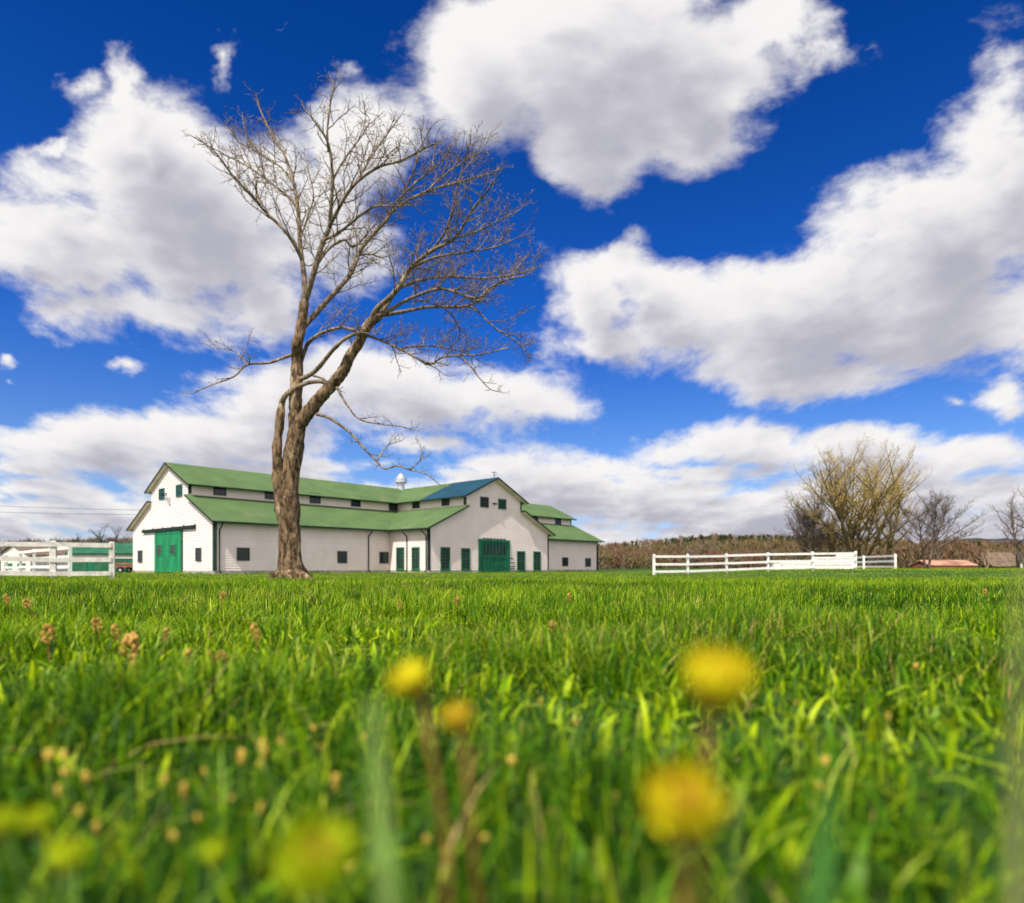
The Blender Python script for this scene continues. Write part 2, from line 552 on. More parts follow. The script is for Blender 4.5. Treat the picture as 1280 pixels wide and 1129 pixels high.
def clapboards(mb, poly, O, d, n, board=0.20):
    """convex wall outline poly of (along, z) covered with lapped boards facing n"""
    z0 = min(p[1] for p in poly); z1 = max(p[1] for p in poly)
    k = math.floor(z0 / board)
    while k * board < z1:
        a, b = max(k * board, z0), min((k + 1) * board, z1)
        k += 1
        if b - a < 0.004: continue
        p = clip_z(poly, a, b)
        if len(p) < 3: continue
        pts = []
        for (s, z) in p:
            out = 0.004 + 0.042 * (1 - (z - (k - 1) * board) / board)
            pts.append(O + d * s + n * out + Vector((0, 0, z)))
        mb.face(pts)
        ss = [s for s, z in p if abs(z - a) < 1e-6]
        if len(ss) >= 2:
            q0, q1 = min(ss), max(ss)
            mb.face([O + d * q0 + n * 0.002 + Vector((0, 0, a)), O + d * q1 + n * 0.002 + Vector((0, 0, a)),
                     O + d * q1 + n * 0.046 + Vector((0, 0, a)), O + d * q0 + n * 0.046 + Vector((0, 0, a))])
    mb.face([O + d * s + Vector((0, 0, z)) for s, z in poly])


barn = thing('barn', 'long white clapboard barn with green roofs, raised clerestory and a blue patched cross gable', 'barn', (A.x, A.y, ZG))
BO = Vector((A.x, A.y, ZG))


def bp(mb, name, mats, parent=None, **kw):
    """build in barn space (children keep the parent's plain translation)"""
    mb.v = [(x - BO.x, y - BO.y, z - BO.z) for x, y, z in mb.v]
    o = mb.build(name, mats, None, **kw)
    o.parent = parent or barn
    return o


def gable_polys(zf):
    return ([(0, zf), (WID, zf), (WID, H1), (WID - LEAN, H2), (LEAN, H2), (0, H1)],
            [(LEAN, H2), (WID - LEAN, H2), (WID - LEAN, H3), (WID / 2, H4), (LEAN, H3)])


FZ = ZG + 0.28                                # top of the concrete footing
# gable at the near end
for O, d, n in ((A, D2, -D1), (A + D1 * LEN, D2, D1)):
    mb = MB()
    for pl in gable_polys(FZ): clapboards(mb, pl, O, d, n)
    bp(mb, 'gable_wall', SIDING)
P_IN = A + D1 * T0
B = P_IN - D2 * OUT
WC = T1 - T0                                  # width of the cross wing
mb = MB()
sc_ = WC / WID
for pl in gable_polys(FZ): clapboards(mb, [(s * sc_, z) for s, z in pl], B, D1, -D2)
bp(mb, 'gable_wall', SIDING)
# long walls
for t0, t1 in ((0, T0), (T1, LEN)):
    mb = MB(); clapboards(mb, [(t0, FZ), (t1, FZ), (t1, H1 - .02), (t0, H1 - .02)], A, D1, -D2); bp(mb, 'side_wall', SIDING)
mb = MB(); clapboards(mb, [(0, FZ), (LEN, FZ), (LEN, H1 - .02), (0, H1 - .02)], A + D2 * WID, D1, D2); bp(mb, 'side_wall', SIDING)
mb = MB(); clapboards(mb, [(0, FZ), (OUT, FZ), (OUT, H1 - .02), (0, H1 - .02)], P_IN, -D2, -D1); bp(mb, 'side_wall', SIDING)
mb = MB(); clapboards(mb, [(0, FZ), (OUT, FZ), (OUT, H1 - .02), (0, H1 - .02)], A + D1 * T1, -D2, D1); bp(mb, 'side_wall', SIDING)
# clerestory walls
for t0, t1 in ((0, T0 + LEAN), (T1 - LEAN, LEN)):
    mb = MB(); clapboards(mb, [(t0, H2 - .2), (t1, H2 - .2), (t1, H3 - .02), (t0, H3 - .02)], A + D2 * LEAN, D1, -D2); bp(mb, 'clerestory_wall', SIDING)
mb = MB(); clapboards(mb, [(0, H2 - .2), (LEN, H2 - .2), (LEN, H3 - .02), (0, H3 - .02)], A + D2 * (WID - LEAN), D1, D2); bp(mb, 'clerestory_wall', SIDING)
for O, n in ((P_IN + D1 * LEAN - D2 * OUT, -D1), (A + D1 * (T1 - LEAN) - D2 * OUT, D1)):
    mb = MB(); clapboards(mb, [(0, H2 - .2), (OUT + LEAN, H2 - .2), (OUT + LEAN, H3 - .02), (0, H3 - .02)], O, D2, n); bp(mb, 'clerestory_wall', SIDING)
# footing
mb = MB()


def foot(O, d, n, L):
    q = [O + n * 0.04, O + d * L + n * 0.04, O + d * L - n * 0.2, O - n * 0.2]
    mb.hexa([p + Vector((0, 0, ZG - .3)) for p in q] + [p + Vector((0, 0, FZ + .012)) for p in q])


foot(A, D2, -D1, WID); foot(A, D1, -D2, T0); foot(P_IN, -D2, -D1, OUT); foot(B, D1, -D2, WC)
foot(A + D1 * T1, D1, -D2, LEN - T1); foot(A + D1 * LEN, D2, D1, WID); foot(A + D1 * T1, -D2, D1, OUT)
bp(mb, 'footing', CONC)

# roofs: planes as slabs, material 0 on top, dark edge, pale soffit below
UP = Vector((0, 0, 1))


def roof_plane(name, e0, e1, r1, r0, top, th=0.14, parent=None):
    """e0,e1 the eave, r0,r1 the upper edge"""
    n = (e1 - e0).cross(r0 - e0).normalized()
    if n.z < 0: n = -n
    k = MB()
    poly = [e0, e1, r1, r0]
    if (e1 - e0).cross(r1 - e1).z < 0: poly = poly[::-1]
    k.slab(poly, n, th, 0, 1)
    # soffit
    return bp(k, name, [top, TRIM_D], parent)


SL = (H2 - H1) / LEAN
SU = (H4 - H3) / (WID / 2 - LEAN)
RO = 0.10


def P(O, a, da, b, db, z):
    return O + da * a + db * b + UP * z


OR_L = 0.42                                    # the near gable has the shorter overhang
for side in (0, 1):
    o2 = A if side == 0 else A + D2 * WID
    dd = D2 if side == 0 else -D2
    roof_plane('lean_to_roof', P(o2, -OR_L, D1, -OV_E, dd, H1 - SL * OV_E + RO), P(o2, LEN + OV_R, D1, -OV_E, dd, H1 - SL * OV_E + RO),
               P(o2, LEN + OV_R, D1, LEAN, dd, H2 + RO), P(o2, -OR_L, D1, LEAN, dd, H2 + RO), ROOF_G)
    roof_plane('upper_roof', P(o2, -OR_L, D1, LEAN - OV_E, dd, H3 - SU * OV_E + RO), P(o2, LEN + OV_R, D1, LEAN - OV_E, dd, H3 - SU * OV_E + RO),
               P(o2, LEN + OV_R, D1, WID / 2, dd, H4 + RO), P(o2, -OR_L, D1, WID / 2, dd, H4 + RO), ROOF_G)
LC = LEAN * sc_
SLc = (H2 - H1) / LC
SUc = (H4 - H3) / (WC / 2 - LC)
for side in (0, 1):
    o2 = B if side == 0 else B + D1 * WC
    dd = D1 if side == 0 else -D1
    roof_plane('lean_to_roof', P(o2, -OV_R, D2, -OV_E, dd, H1 - SLc * OV_E + RO + .004), P(o2, OUT + LEAN, D2, -OV_E, dd, H1 - SLc * OV_E + RO + .004),
               P(o2, OUT + LEAN, D2, LC, dd, H2 + RO + .004), P(o2, -OV_R, D2, LC, dd, H2 + RO + .004), ROOF_G)
    split = 5.9 if side == 0 else 0.0
    zz = (H3 - SUc * OV_E + RO + .004, H4 + RO + .004)
    if split:
        roof_plane('blue_roof_section', P(o2, -OV_R, D2, LC - OV_E, dd, zz[0] + .012), P(o2, split, D2, LC - OV_E, dd, zz[0] + .012),
                   P(o2, split, D2, WC / 2, dd, zz[1] + .012), P(o2, -OV_R, D2, WC / 2, dd, zz[1] + .012), ROOF_B)['label'] = 'blue metal section of the roof'
        a0 = split + .002
    else:
        a0 = -OV_R
    roof_plane('upper_roof', P(o2, a0, D2, LC - OV_E, dd, zz[0]), P(o2, OUT + WID / 2, D2, LC - OV_E, dd, zz[0]),
               P(o2, OUT + WID / 2, D2, WC / 2, dd, zz[1]), P(o2, a0, D2, WC / 2, dd, zz[1]), ROOF_G)

# pale soffit boards under the rakes and eaves, 2 cm below the slabs
mb = MB()


def soffit_rake(O, d, out, s0, z0, s1, z1, w_):
    nn = Vector((d.x * -(z1 - z0), d.y * -(z1 - z0), (s1 - s0))).normalized()
    if nn.z < 0: nn = -nn
    drop = nn * (RO - 0.165 - 0.0)
    q = [O + d * s0 + UP * z0 + drop + out * 0.03, O + d * s1 + UP * z1 + drop + out * 0.03,
         O + d * s1 + UP * z1 + drop + out * (w_ - .04), O + d * s0 + UP * z0 + drop + out * (w_ - .04)]
    mb.slab(q, nn, 0.012)


for (O, d, out, L, Wd, w_) in ((A, D2, -D1, LEAN, WID, OR_L), (B, D1, -D2, LC, WC, OV_R)):
    for (s0, z0, s1, z1) in ((-.5, H1 - .5 * SL, L - .03, H2), (L - .5, H3 - .5 * SU, Wd / 2, H4), (Wd / 2, H4, Wd - L + .5, H3 - .5 * SU), (Wd - L + .03, H2, Wd + .5, H1 - .5 * SL)):
        mb = MB(); soffit_rake(O, d, out, s0, z0, s1, z1, w_); bp(mb, 'soffit', SOFFIT)


# gutters
def gutter(p0, p1, r=0.07):
    k = MB(); k.tube([p0, p1], r, 8); bp(k, 'gutter', TRIM_D)


ze = H1 - SL * OV_E + RO - .07
gutter(P(A, -OR_L, D1, -OV_E - .06, D2, ze), P(A, T0 - .5, D1, -OV_E - .06, D2, ze))
gutter(P(A, T1 + .5, D1, -OV_E - .06, D2, ze), P(A, LEN + OV_R, D1, -OV_E - .06, D2, ze))
gutter(P(B, -OV_R, D2, -OV_E - .06, D1, ze), P(B, OUT - .4, D2, -OV_E - .06, D1, ze))
zu = H3 - SU * OV_E + RO - .06
gutter(P(A, -OR_L, D1, LEAN - OV_E - .05, D2, zu), P(A, T0 + LC - .5, D1, LEAN - OV_E - .05, D2, zu), .05)
gutter(P(B, -OV_R, D2, LC - OV_E - .05, D1, zu), P(B, OUT + LEAN - .5, D2, LC - OV_E - .05, D1, zu), .05)


def downspout(O, d, n, s):
    p = O + d * s
    k = MB()
    k.tube([p + n * (OV_E + .03) + UP * (ze - .02), p + n * (OV_E - .02) + UP * (ze - .22), p + n * .16 + UP * (ze - .55), p + n * .10 + UP * (ze - .8),
            p + n * .10 + UP * (ZG + .35), p + n * .3 + UP * (ZG + .12)], .055, 8)
    bp(k, 'downspout', TRIM_D, smooth=True)


def along(O, d, px):
    r = (px - HX) / F_PX
    return (r * O.y - O.x) / (d.x - r * d.y)


def zat(O, d, px, py):
    s = along(O, d, px)
    return CAM_Z + (HY - py) / F_PX * (O.y + d.y * s)


downspout(A, D1, -D2, along(A, D1, 460))
downspout(A, D1, -D2, 0.35)
downspout(A, D1, -D2, LEN - .3)
downspout(P_IN, -D2, -D1, along(P_IN, -D2, 509.5))
downspout(P_IN, -D2, -D1, OUT - .25)
downspout(A, D1, -D2, T1 + .3)


# corner boards
def corner(O, da, db, z0, z1, m, w_=.16):
    k = MB()
    # an L of two boards 3 cm proud, butted
    for (d, n) in ((da, -db), (db, -da)):
        e = 0.045 if d is da else 0.0
        q = [O - d * (.065 if d is da else 0.002) + n * .048, O + d * w_ + n * .048, O + d * w_ + n * .07, O - d * (.065 if d is da else .002) + n * .07]
        k.hexa([p + UP * z0 for p in q] + [p + UP * z1 for p in q])
    bp(k, 'corner_board', m)


corner(A, D1, D2, FZ, H1 - .1, TRIM_G, .17)
corner(B, D1, D2, FZ, H1 - .1, TRIM_D, .14)
corner(A + D2 * LEAN, D1, D2, H2 + .15, H3 - .1, TRIM_D, .12)
corner(P_IN + D1 * LC - D2 * OUT, D1, D2, H2 + .15, H3 - .1, TRIM_D, .12)
corner(B + D1 * WC, -D1, D2, FZ, H1 - .15, TRIM_D, .12)
corner(B + D1 * (WC - LC), -D1, D2, H2 + .15, H3 - .1, TRIM_D, .12)
corner(A + D1 * LEN, -D1, D2, FZ, H1 - .15, TRIM_D, .12)
corner(A + D1 * LEN + D2 * LEAN, -D1, D2, H2 + .15, H3 - .1, TRIM_D, .12)


# windows ------------------------------------------------------------------
def frame_box(k, O, d, n, s0, s1, z0, z1, o0, o1, mi=0):
    q = [O + d * s0 + n * o0, O + d * s1 + n * o0, O + d * s1 + n * o1, O + d * s0 + n * o1]
    k.hexa([p + UP * z0 for p in q] + [p + UP * z1 for p in q], mi)


def window(O, d, n, px0, px1, py0, py1, fm, cols=2, rows=2, fw=0.09, sill=False, name='window'):
    s0, s1 = sorted((along(O, d, px0), along(O, d, px1)))
    pm = (px0 + px1) / 2
    z1, z0 = zat(O, d, pm, py0), zat(O, d, pm, py1)
    c = O + d * ((s0 + s1) / 2) + UP * z0
    k = MB()
    frame_box(k, O, d, n, s0, s0 + fw, z0, z1, .0, .105)
    frame_box(k, O, d, n, s1 - fw, s1, z0, z1, .0, .105)
    frame_box(k, O, d, n, s0 + fw, s1 - fw, z1 - fw, z1, .0, .105)
    frame_box(k, O, d, n, s0 + fw, s1 - fw, z0, z0 + fw, .0, .105)
    for i in range(1, cols):
        x = s0 + fw + (s1 - s0 - 2 * fw) * i / cols
        frame_box(k, O, d, n, x - .018, x + .018, z0 + fw, z1 - fw, .0, .082)
    for j in range(1, rows):
        z = z0 + fw + (z1 - z0 - 2 * fw) * j / rows
        hw = .03 if j * 2 == rows else .018
        frame_box(k, O, d, n, s0 + fw, s1 - fw, z - hw, z + hw, .0, .078)
    if sill:
        frame_box(k, O, d, n, s0 - .06, s1 + .06, z0 - .07, z0 - .002, .0, .13)
    win = bp(k, name, fm)
    k = MB()
    frame_box(k, O, d, n, s0 + fw, s1 - fw, z0 + fw, z1 - fw, .048, .062)
    pane = bp(k, 'pane', GLASS)
    pane.parent = win
    return win


# near gable
g = (A, D2, -D1)
window(*g, 199.8, 206.5, 610.8, 624.5, FRAME_G, 2, 4)
window(*g, 221.2, 228.7, 606.0, 620.8, FRAME_G, 2, 4)
window(*g, 173.5, 178.7, 688.0, 703.0, FRAME_K, 2, 3)
window(*g, 245.7, 252.4, 684.8, 701.5, FRAME_K, 2, 3)
# long wall
g = (A, D1, -D2)
for px0, px1, py0, py1 in ((295.7, 311.5, 684.7, 700.8), (421.4, 433.2, 689, 704), (474, 485, 690, 704.5), (702.4, 709.6, 696.8, 707.8), (731.2, 737.9, 697.8, 708.4)):
    window(*g, px0, px1, py0, py1, FRAME_K, 2, 1)
# clerestory of the long wing
g = (A + D2 * LEAN, D1, -D2)
for px0, px1, py0, py1 in ((266.6, 282.2, 607, 619.5), (331, 345, 612.2, 624.4), (387, 400, 616.4, 629.4), (438.5, 450.2, 622.4, 633.5), (485.8, 496.2, 626.3, 638.5),
                           (664, 672, 645.5, 652), (693.8, 700.8, 647.8, 656.2)):
    window(*g, px0, px1, py0, py1, FRAME_K, 2, 1, .07)
# side of the cross wing
g = (P_IN, -D2, -D1)
window(*g, 496.2, 505.8, 684.3, 712, FRAME_G, 2, 6, .12, True)
window(*g, 515.5, 525.1, 684, 712, FRAME_G, 2, 6, .12, True)
g = (P_IN + D1 * LC - D2 * OUT, D2, -D1)
window(*g, 516.3, 525.1, 625, 635.6, FRAME_K, 2, 1, .07)
window(*g, 552.9, 562.2, 621, 632.3, FRAME_K, 2, 1, .07)
# front of the cross wing
g = (B, D1, -D2)
for px0, px1, py0, py1 in ((550.3, 561.8, 684, 712.6), (576.1, 587, 685.3, 712.4), (645.7, 655.6, 689.2, 714), (666.2, 675.2, 689.5, 714)):
    window(*g, px0, px1, py0, py1, FRAME_G, 2, 6, .13, True)
window(*g, 599.8, 610.2, 621.3, 634.3, FRAME_K, 2, 2, .1)
window(*g, 622.3, 632.1, 624, 636.6, FRAME_G, 2, 3, .1)


# doors --------------------------------------------------------------------
def leaf(O, d, n, s0, s1, z0, z1, m, wins=(), off=.07):
    k = MB()
    nb = max(2, round((s1 - s0) / .28))
    for i in range(nb):                        # upright boards with a fine gap
        a = s0 + (s1 - s0) * i / nb; b = s0 + (s1 - s0) * (i + 1) / nb - .012
        frame_box(k, O, d, n, a, b, z0, z1, off - .035, off + (.004 if i % 2 else 0))
    for z in (z0 + .05, z1 - .25):
        frame_box(k, O, d, n, s0 + .02, s1 - .03, z, z + .18, off + .005, off + .035)
    o = bp(k, 'door', m)
    for (a, b, za, zb) in wins:
        f = MB()
        frame_box(f, O, d, n, a - .07, a, za - .07, zb + .07, off, off + .05); frame_box(f, O, d, n, b, b + .07, za - .07, zb + .07, off, off + .05)
        frame_box(f, O, d, n, a, b, zb, zb + .07, off, off + .05); frame_box(f, O, d, n, a, b, za - .07, za, off, off + .05)
        frame_box(f, O, d, n, (a + b) / 2 - .015, (a + b) / 2 + .015, za, zb, off, off + .045)
        fo = bp(f, 'door_window', m); fo.parent = o
        q = MB(); frame_box(q, O, d, n, a, b, za, zb, off + .008, off + .02)
        po = bp(q, 'pane', GLASS); po.parent = o
    return o


O, d, n = A, D2, -D1
zt = zat(O, d, 211, 663.5)
sa, sm, sb = along(O, d, 194), along(O, d, 208), along(O, d, 227.5)


def dwin(px0, px1, py0, py1):
    a, b = sorted((along(O, d, px0), along(O, d, px1)))
    return (a, b, zat(O, d, px0, py1), zat(O, d, px0, py0))


leaf(O, d, n, sm + .02, sa, ZG + .08, zt, DOOR_G, [dwin(197.5, 203, 682, 694)])
leaf(O, d, n, sb, sm - .02, ZG + .08, zt, DOOR_G, [dwin(214.5, 220.5, 681.5, 693)], .075)
mb = MB()
frame_box(mb, O, d, n, along(O, d, 245.7), along(O, d, 180), zt - .02, zt + .26, .02, .20)
for i in range(6):
    s = along(O, d, 245) + (along(O, d, 181) - along(O, d, 245)) * i / 5
    frame_box(mb, O, d, n, s - .04, s + .04, zt + .26, zt + .34, .02, .12)
bp(mb, 'door_rail', TRIM_D)
mb = MB(); frame_box(mb, O, d, n, along(O, d, 229.3), along(O, d, 227.8), ZG + .08, zt, .02, .1); bp(mb, 'door_jamb', TRIM_G)

# big green door of the cross gable
O, d, n = B, D1, -D2
s0, s1 = along(O, d, 600), along(O, d, 634)
z0, z1 = ZG + .06, zat(O, d, 617, 678)
mb = MB()
frame_box(mb, O, d, n, s0 - .28, s0 - .002, z0, z1 + .28, 0, .15); frame_box(mb, O, d, n, s1 + .002, s1 + .28, z0, z1 + .28, 0, .15)
frame_box(mb, O, d, n, s0, s1, z1 + .002, z1 + .28, 0, .15)
bp(mb, 'door_frame', DOOR_D)
door = leaf(O, d, n, s0, s1, z0, z1, DOOR_D)
mb = MB(); gl = MB()
nb = 7
for i in range(nb):
    a = s0 + .25 + (s1 - s0 - .5) * i / nb; b = s0 + .25 + (s1 - s0 - .5) * (i + 1) / nb
    for (za, zb) in ((z0 + 1.75, z0 + 2.55), (z0 + 2.62, z0 + 3.35)):
        frame_box(gl, O, d, n, a + .07, b - .07, za + .0, zb, .075, .088)
    frame_box(mb, O, d, n, a - .05, a + .05, z0 + .3, z1 - .3, .078, .11)
frame_box(mb, O, d, n, s1 - .30, s1 - .20, z0 + .3, z1 - .3, .078, .11)
frame_box(mb, O, d, n, s0 + .2, s1 - .2, z0 + 1.45, z0 + 1.62, .111, .125)
x = bp(mb, 'door_rib', DOOR_D); x.parent = door
x = bp(gl, 'pane', GLASS); x.parent = door


# lamps, box, vent, finial --------------------------------------------------
def floodlamp(O, d, n, px, py):
    s = along(O, d, px); z = zat(O, d, px, py)
    c = O + d * s + UP * z
    k = MB(); k.tube([c + n * .02, c + n * .12, c + n * .20 + UP * .02], [.09, .05, .045], 8)
    lamp = bp(k, 'wall_lamp', TRIM_D)
    for sg in (-1, 1):
        k = MB(); p = c + n * .20 + d * sg * .05
        k.tube([p, p + n * .08 + d * sg * .07 - UP * .03, p + n * .16 + d * sg * .13 - UP * .07], [.04, .06, .11], 10)
        h = bp(k, 'lamp_head', TRIM_D); h.parent = lamp


floodlamp(A, D2, -D1, 208.5, 618)
floodlamp(B, D1, -D2, 616.5, 629.5)
s = along(A, D2, 213); zb = zat(A, D2, 213, 630)
mb = MB(); frame_box(mb, A, D2, -D1, s - .14, s + .14, zb, zb + .5, .02, .2); bp(mb, 'meter_box', GALV)

pv = A + D1 * 24.75 + D2 * 8.5
mb = MB()
mb.tube([pv + UP * (H4 - .2), pv + UP * (H4 + .75)], .40, 20)
vent = bp(mb, 'roof_vent', GALV, smooth=False)
mb = MB()
mb.tube([pv + UP * (H4 + .70), pv + UP * (H4 + .78), pv + UP * (H4 + 1.3), pv + UP * (H4 + 1.35), pv + UP * (H4 + 1.55), pv + UP * (H4 + 1.85)], [.42, .66, .66, .5, .40, .10], 20)
x = bp(mb, 'vent_hood', GALV); x.parent = vent
pf = B + D1 * (WC / 2)
mb = MB()
mb.tube([pf + UP * (H4 + .1), pf + UP * (H4 + .75)], .03, 6)
mb.tube([pf + UP * (H4 + .62) - D1 * .35, pf + UP * (H4 + .62) + D1 * .35], .035, 6)
mb.tube([pf + UP * (H4 + .30), pf + UP * (H4 + .36), pf + UP * (H4 + .42)], [.03, .1, .03], 8)
bp(mb, 'roof_finial', TRIM_D)
# pipe stubs and horizontal slats by the big door
sA, sB = along(B, D1, 637.5), along(B, D1, 643)
for i, py in enumerate((698, 703.5, 708, 711)):
    zz_ = zat(B, D1, 640, py)
    mb = MB(); frame_box(mb, B, D1, -D2, sA, sB - (.2 if i == 0 else 0), zz_ - .035, zz_ + .035, .03, .09); bp(mb, 'wall_hook_rail', TRIM_D)

# ------------------------------------------------------------------ trees: generic growth
BARK = None


def bark_mat(name, dark, mid, pale, scale=1.0, pale_at=0.56, bump=0.9):
    m = bpy.data.materials.new(name)
    m.use_nodes = True
    t = NT(m.node_tree)
    co = t.n('ShaderNodeTexCoord').outputs['Object']
    mp = t.n('ShaderNodeMapping'); t.put(mp.inputs[0], co); mp.inputs['Scale'].default_value = (1, 1, 0.35)
    n1 = t.noise(mp.outputs[0], 9 * scale, 8, 0.68, 0.3)
    n2 = t.noise(mp.outputs[0], 2.6 * scale, 6, 0.62, 0.5)
    c = t.mix(t.smooth(n1, 0.40, 0.60), dark, mid)
    c = t.mix(t.smooth(n2, pale_at, pale_at + 0.1, 0, .85), c, pale)
    p = t.n('ShaderNodeBsdfPrincipled')
    t.put(p.inputs['Base Color'], c); p.inputs['Roughness'].default_value = 0.9; p.inputs['Specular IOR Level'].default_value = 0.15
    b = t.n('ShaderNodeBump'); b.inputs['Strength'].default_value = bump; b.inputs['Distance'].default_value = 0.05
    t.put(b.inputs['Height'], t.m('ADD', n1, t.m('MULTIPLY', n2, .7))); t.put(p.inputs['Normal'], b.outputs[0])
    o = t.n('ShaderNodeOutputMaterial'); t.t.links.new(p.outputs[0], o.inputs[0])
    return m


class Tubes:
    """fast collector of thin tapered tubes"""
    def __init__(self):
        self.V, self.Fq = [], []
        self.nv = 0

    def add(self, pts, rad, n):
        pts = np.asarray(pts, float)
        k = len(pts)
        d = np.empty_like(pts)
        d[1:-1] = pts[2:] - pts[:-2]; d[0] = pts[1] - pts[0]; d[-1] = pts[-1] - pts[-2]
        d /= np.linalg.norm(d, axis=1, keepdims=True) + 1e-12
        m = d.mean(0)
        ref = np.array([1.0, 0, 0]) if abs(m[0]) < 0.7 * np.linalg.norm(m) else np.array([0, 1.0, 0])
        a = np.cross(d, ref); a /= np.linalg.norm(a, axis=1, keepdims=True) + 1e-12
        b = np.cross(d, a)
        ang = np.arange(n) * 2 * np.pi / n
        rad = np.asarray(rad, float)
        if rad.ndim == 1:
            rad = np.repeat(rad[:, None], n, 1)
        ring = pts[:, None, :] + rad[:, :, None] * (np.cos(ang)[None, :, None] * a[:, None, :] + np.sin(ang)[None, :, None] * b[:, None, :])
        self.V.append(ring.reshape(-1, 3))
        i = np.arange(k - 1)[:, None] * n; j = np.arange(n)[None, :]; j2 = (j + 1) % n
        q = np.stack([i + j, i + j2, i + n + j2, i + n + j], -1).reshape(-1, 4) + self.nv
        self.Fq.append(q)
        self.nv += k * n

    def build(self, name, m, parent, origin, smooth=True):
        V = np.concatenate(self.V) - np.asarray(origin); F = np.concatenate(self.Fq)
        me = bpy.data.meshes.new(name)
        me.vertices.add(len(V)); me.vertices.foreach_set('co', V.ravel())
        me.loops.add(F.size); me.loops.foreach_set('vertex_index', F.ravel())
        me.polygons.add(len(F)); me.polygons.foreach_set('loop_start', np.arange(len(F)) * 4)
        me.polygons.foreach_set('use_smooth', np.full(len(F), smooth))
        me.materials.append(m)
        me.update(calc_edges=True)
        return link(name, me, parent)


def unit(v):
    return v / (np.linalg.norm(v) + 1e-12)


def rot_about(v, ax, ang):
    ax = unit(ax)
    return v * math.cos(ang) + np.cross(ax, v) * math.sin(ang) + ax * np.dot(ax, v) * (1 - math.cos(ang))


def walk(p, d, L, k, wig, trop, rg):
    pts = [p]
    d = unit(d)
    st = L / k
    for i in range(k):
        d = unit(d + rg.normal(0, wig, 3) + np.array([0, 0, trop]))
        p = p + d * st
        pts.append(p)
    return np.array(pts)


def smooth_path(pts, rad, sub=4):
    """Catmull-Rom through the traced points"""
    P_ = np.asarray(pts, float); r = np.asarray(rad, float)
    out, ro = [], []
    for i in range(len(P_) - 1):
        p0, p1, p2, p3 = P_[max(i - 1, 0)], P_[i], P_[i + 1], P_[min(i + 2, len(P_) - 1)]
        for k in range(sub):
            t = k / sub
            out.append(0.5 * ((2 * p1) + (-p0 + p2) * t + (2 * p0 - 5 * p1 + 4 * p2 - p3) * t * t + (-p0 + 3 * p1 - 3 * p2 + p3) * t ** 3))
            ro.append(r[i] * (1 - t) + r[i + 1] * t)
    out.append(P_[-1]); ro.append(r[-1])
    return np.array(out), np.array(ro)


TIPS = []


def sprout(tb, pts, rad, lvl, rg, prm, start=0.1, tips=None):
    """side branches along a parent path; lvl counts down"""
    seg = np.linalg.norm(np.diff(pts, axis=0), axis=1)
    cum = np.concatenate([[0], np.cumsum(seg)])
    L = cum[-1]
    pr = prm[lvl]
    s = L * start + rg.random() * pr['gap']
    side = rg.random() * 6.28
    while s < L:
        i = min(np.searchsorted(cum, s) - 1, len(seg) - 1); i = max(i, 0)
        t = (s - cum[i]) / max(seg[i], 1e-9)
        p = pts[i] * (1 - t) + pts[i + 1] * t
        r = rad[i] * (1 - t) + rad[i + 1] * t
        d = unit(pts[i + 1] - pts[i])
        side += 2.4 + rg.normal(0, .5)
        ax = np.cross(d, np.array([math.cos(side), math.sin(side), .3]))
        nd = rot_about(d, ax, R(rg.uniform(*pr['ang'])))
        rem = 1 - s / L
        ln = pr['len'] * (0.18 + 0.82 * rem) * rg.uniform(.55, 1.25)
        r0 = min(r * .62, pr['r'] * rg.uniform(.8, 1.2))
        k = pr['k']
        q = walk(p, nd, ln, k, pr['wig'], pr['trop'], rg)
        rr = np.linspace(r0, max(r0 * .35, pr['rmin']), k + 1)
        tb.add(q, rr, pr['n'])
        if lvl > 0:
            sprout(tb, q, rr, lvl - 1, rg, prm, .12, tips)
        elif tips is not None:
            tips.append(q[-1]); tips.append(q[len(q) // 2])
        s += pr['gap'] * rg.uniform(.6, 1.4)


# ------------------------------------------------------------------ the big bare tree
TREE_Y = 20.0


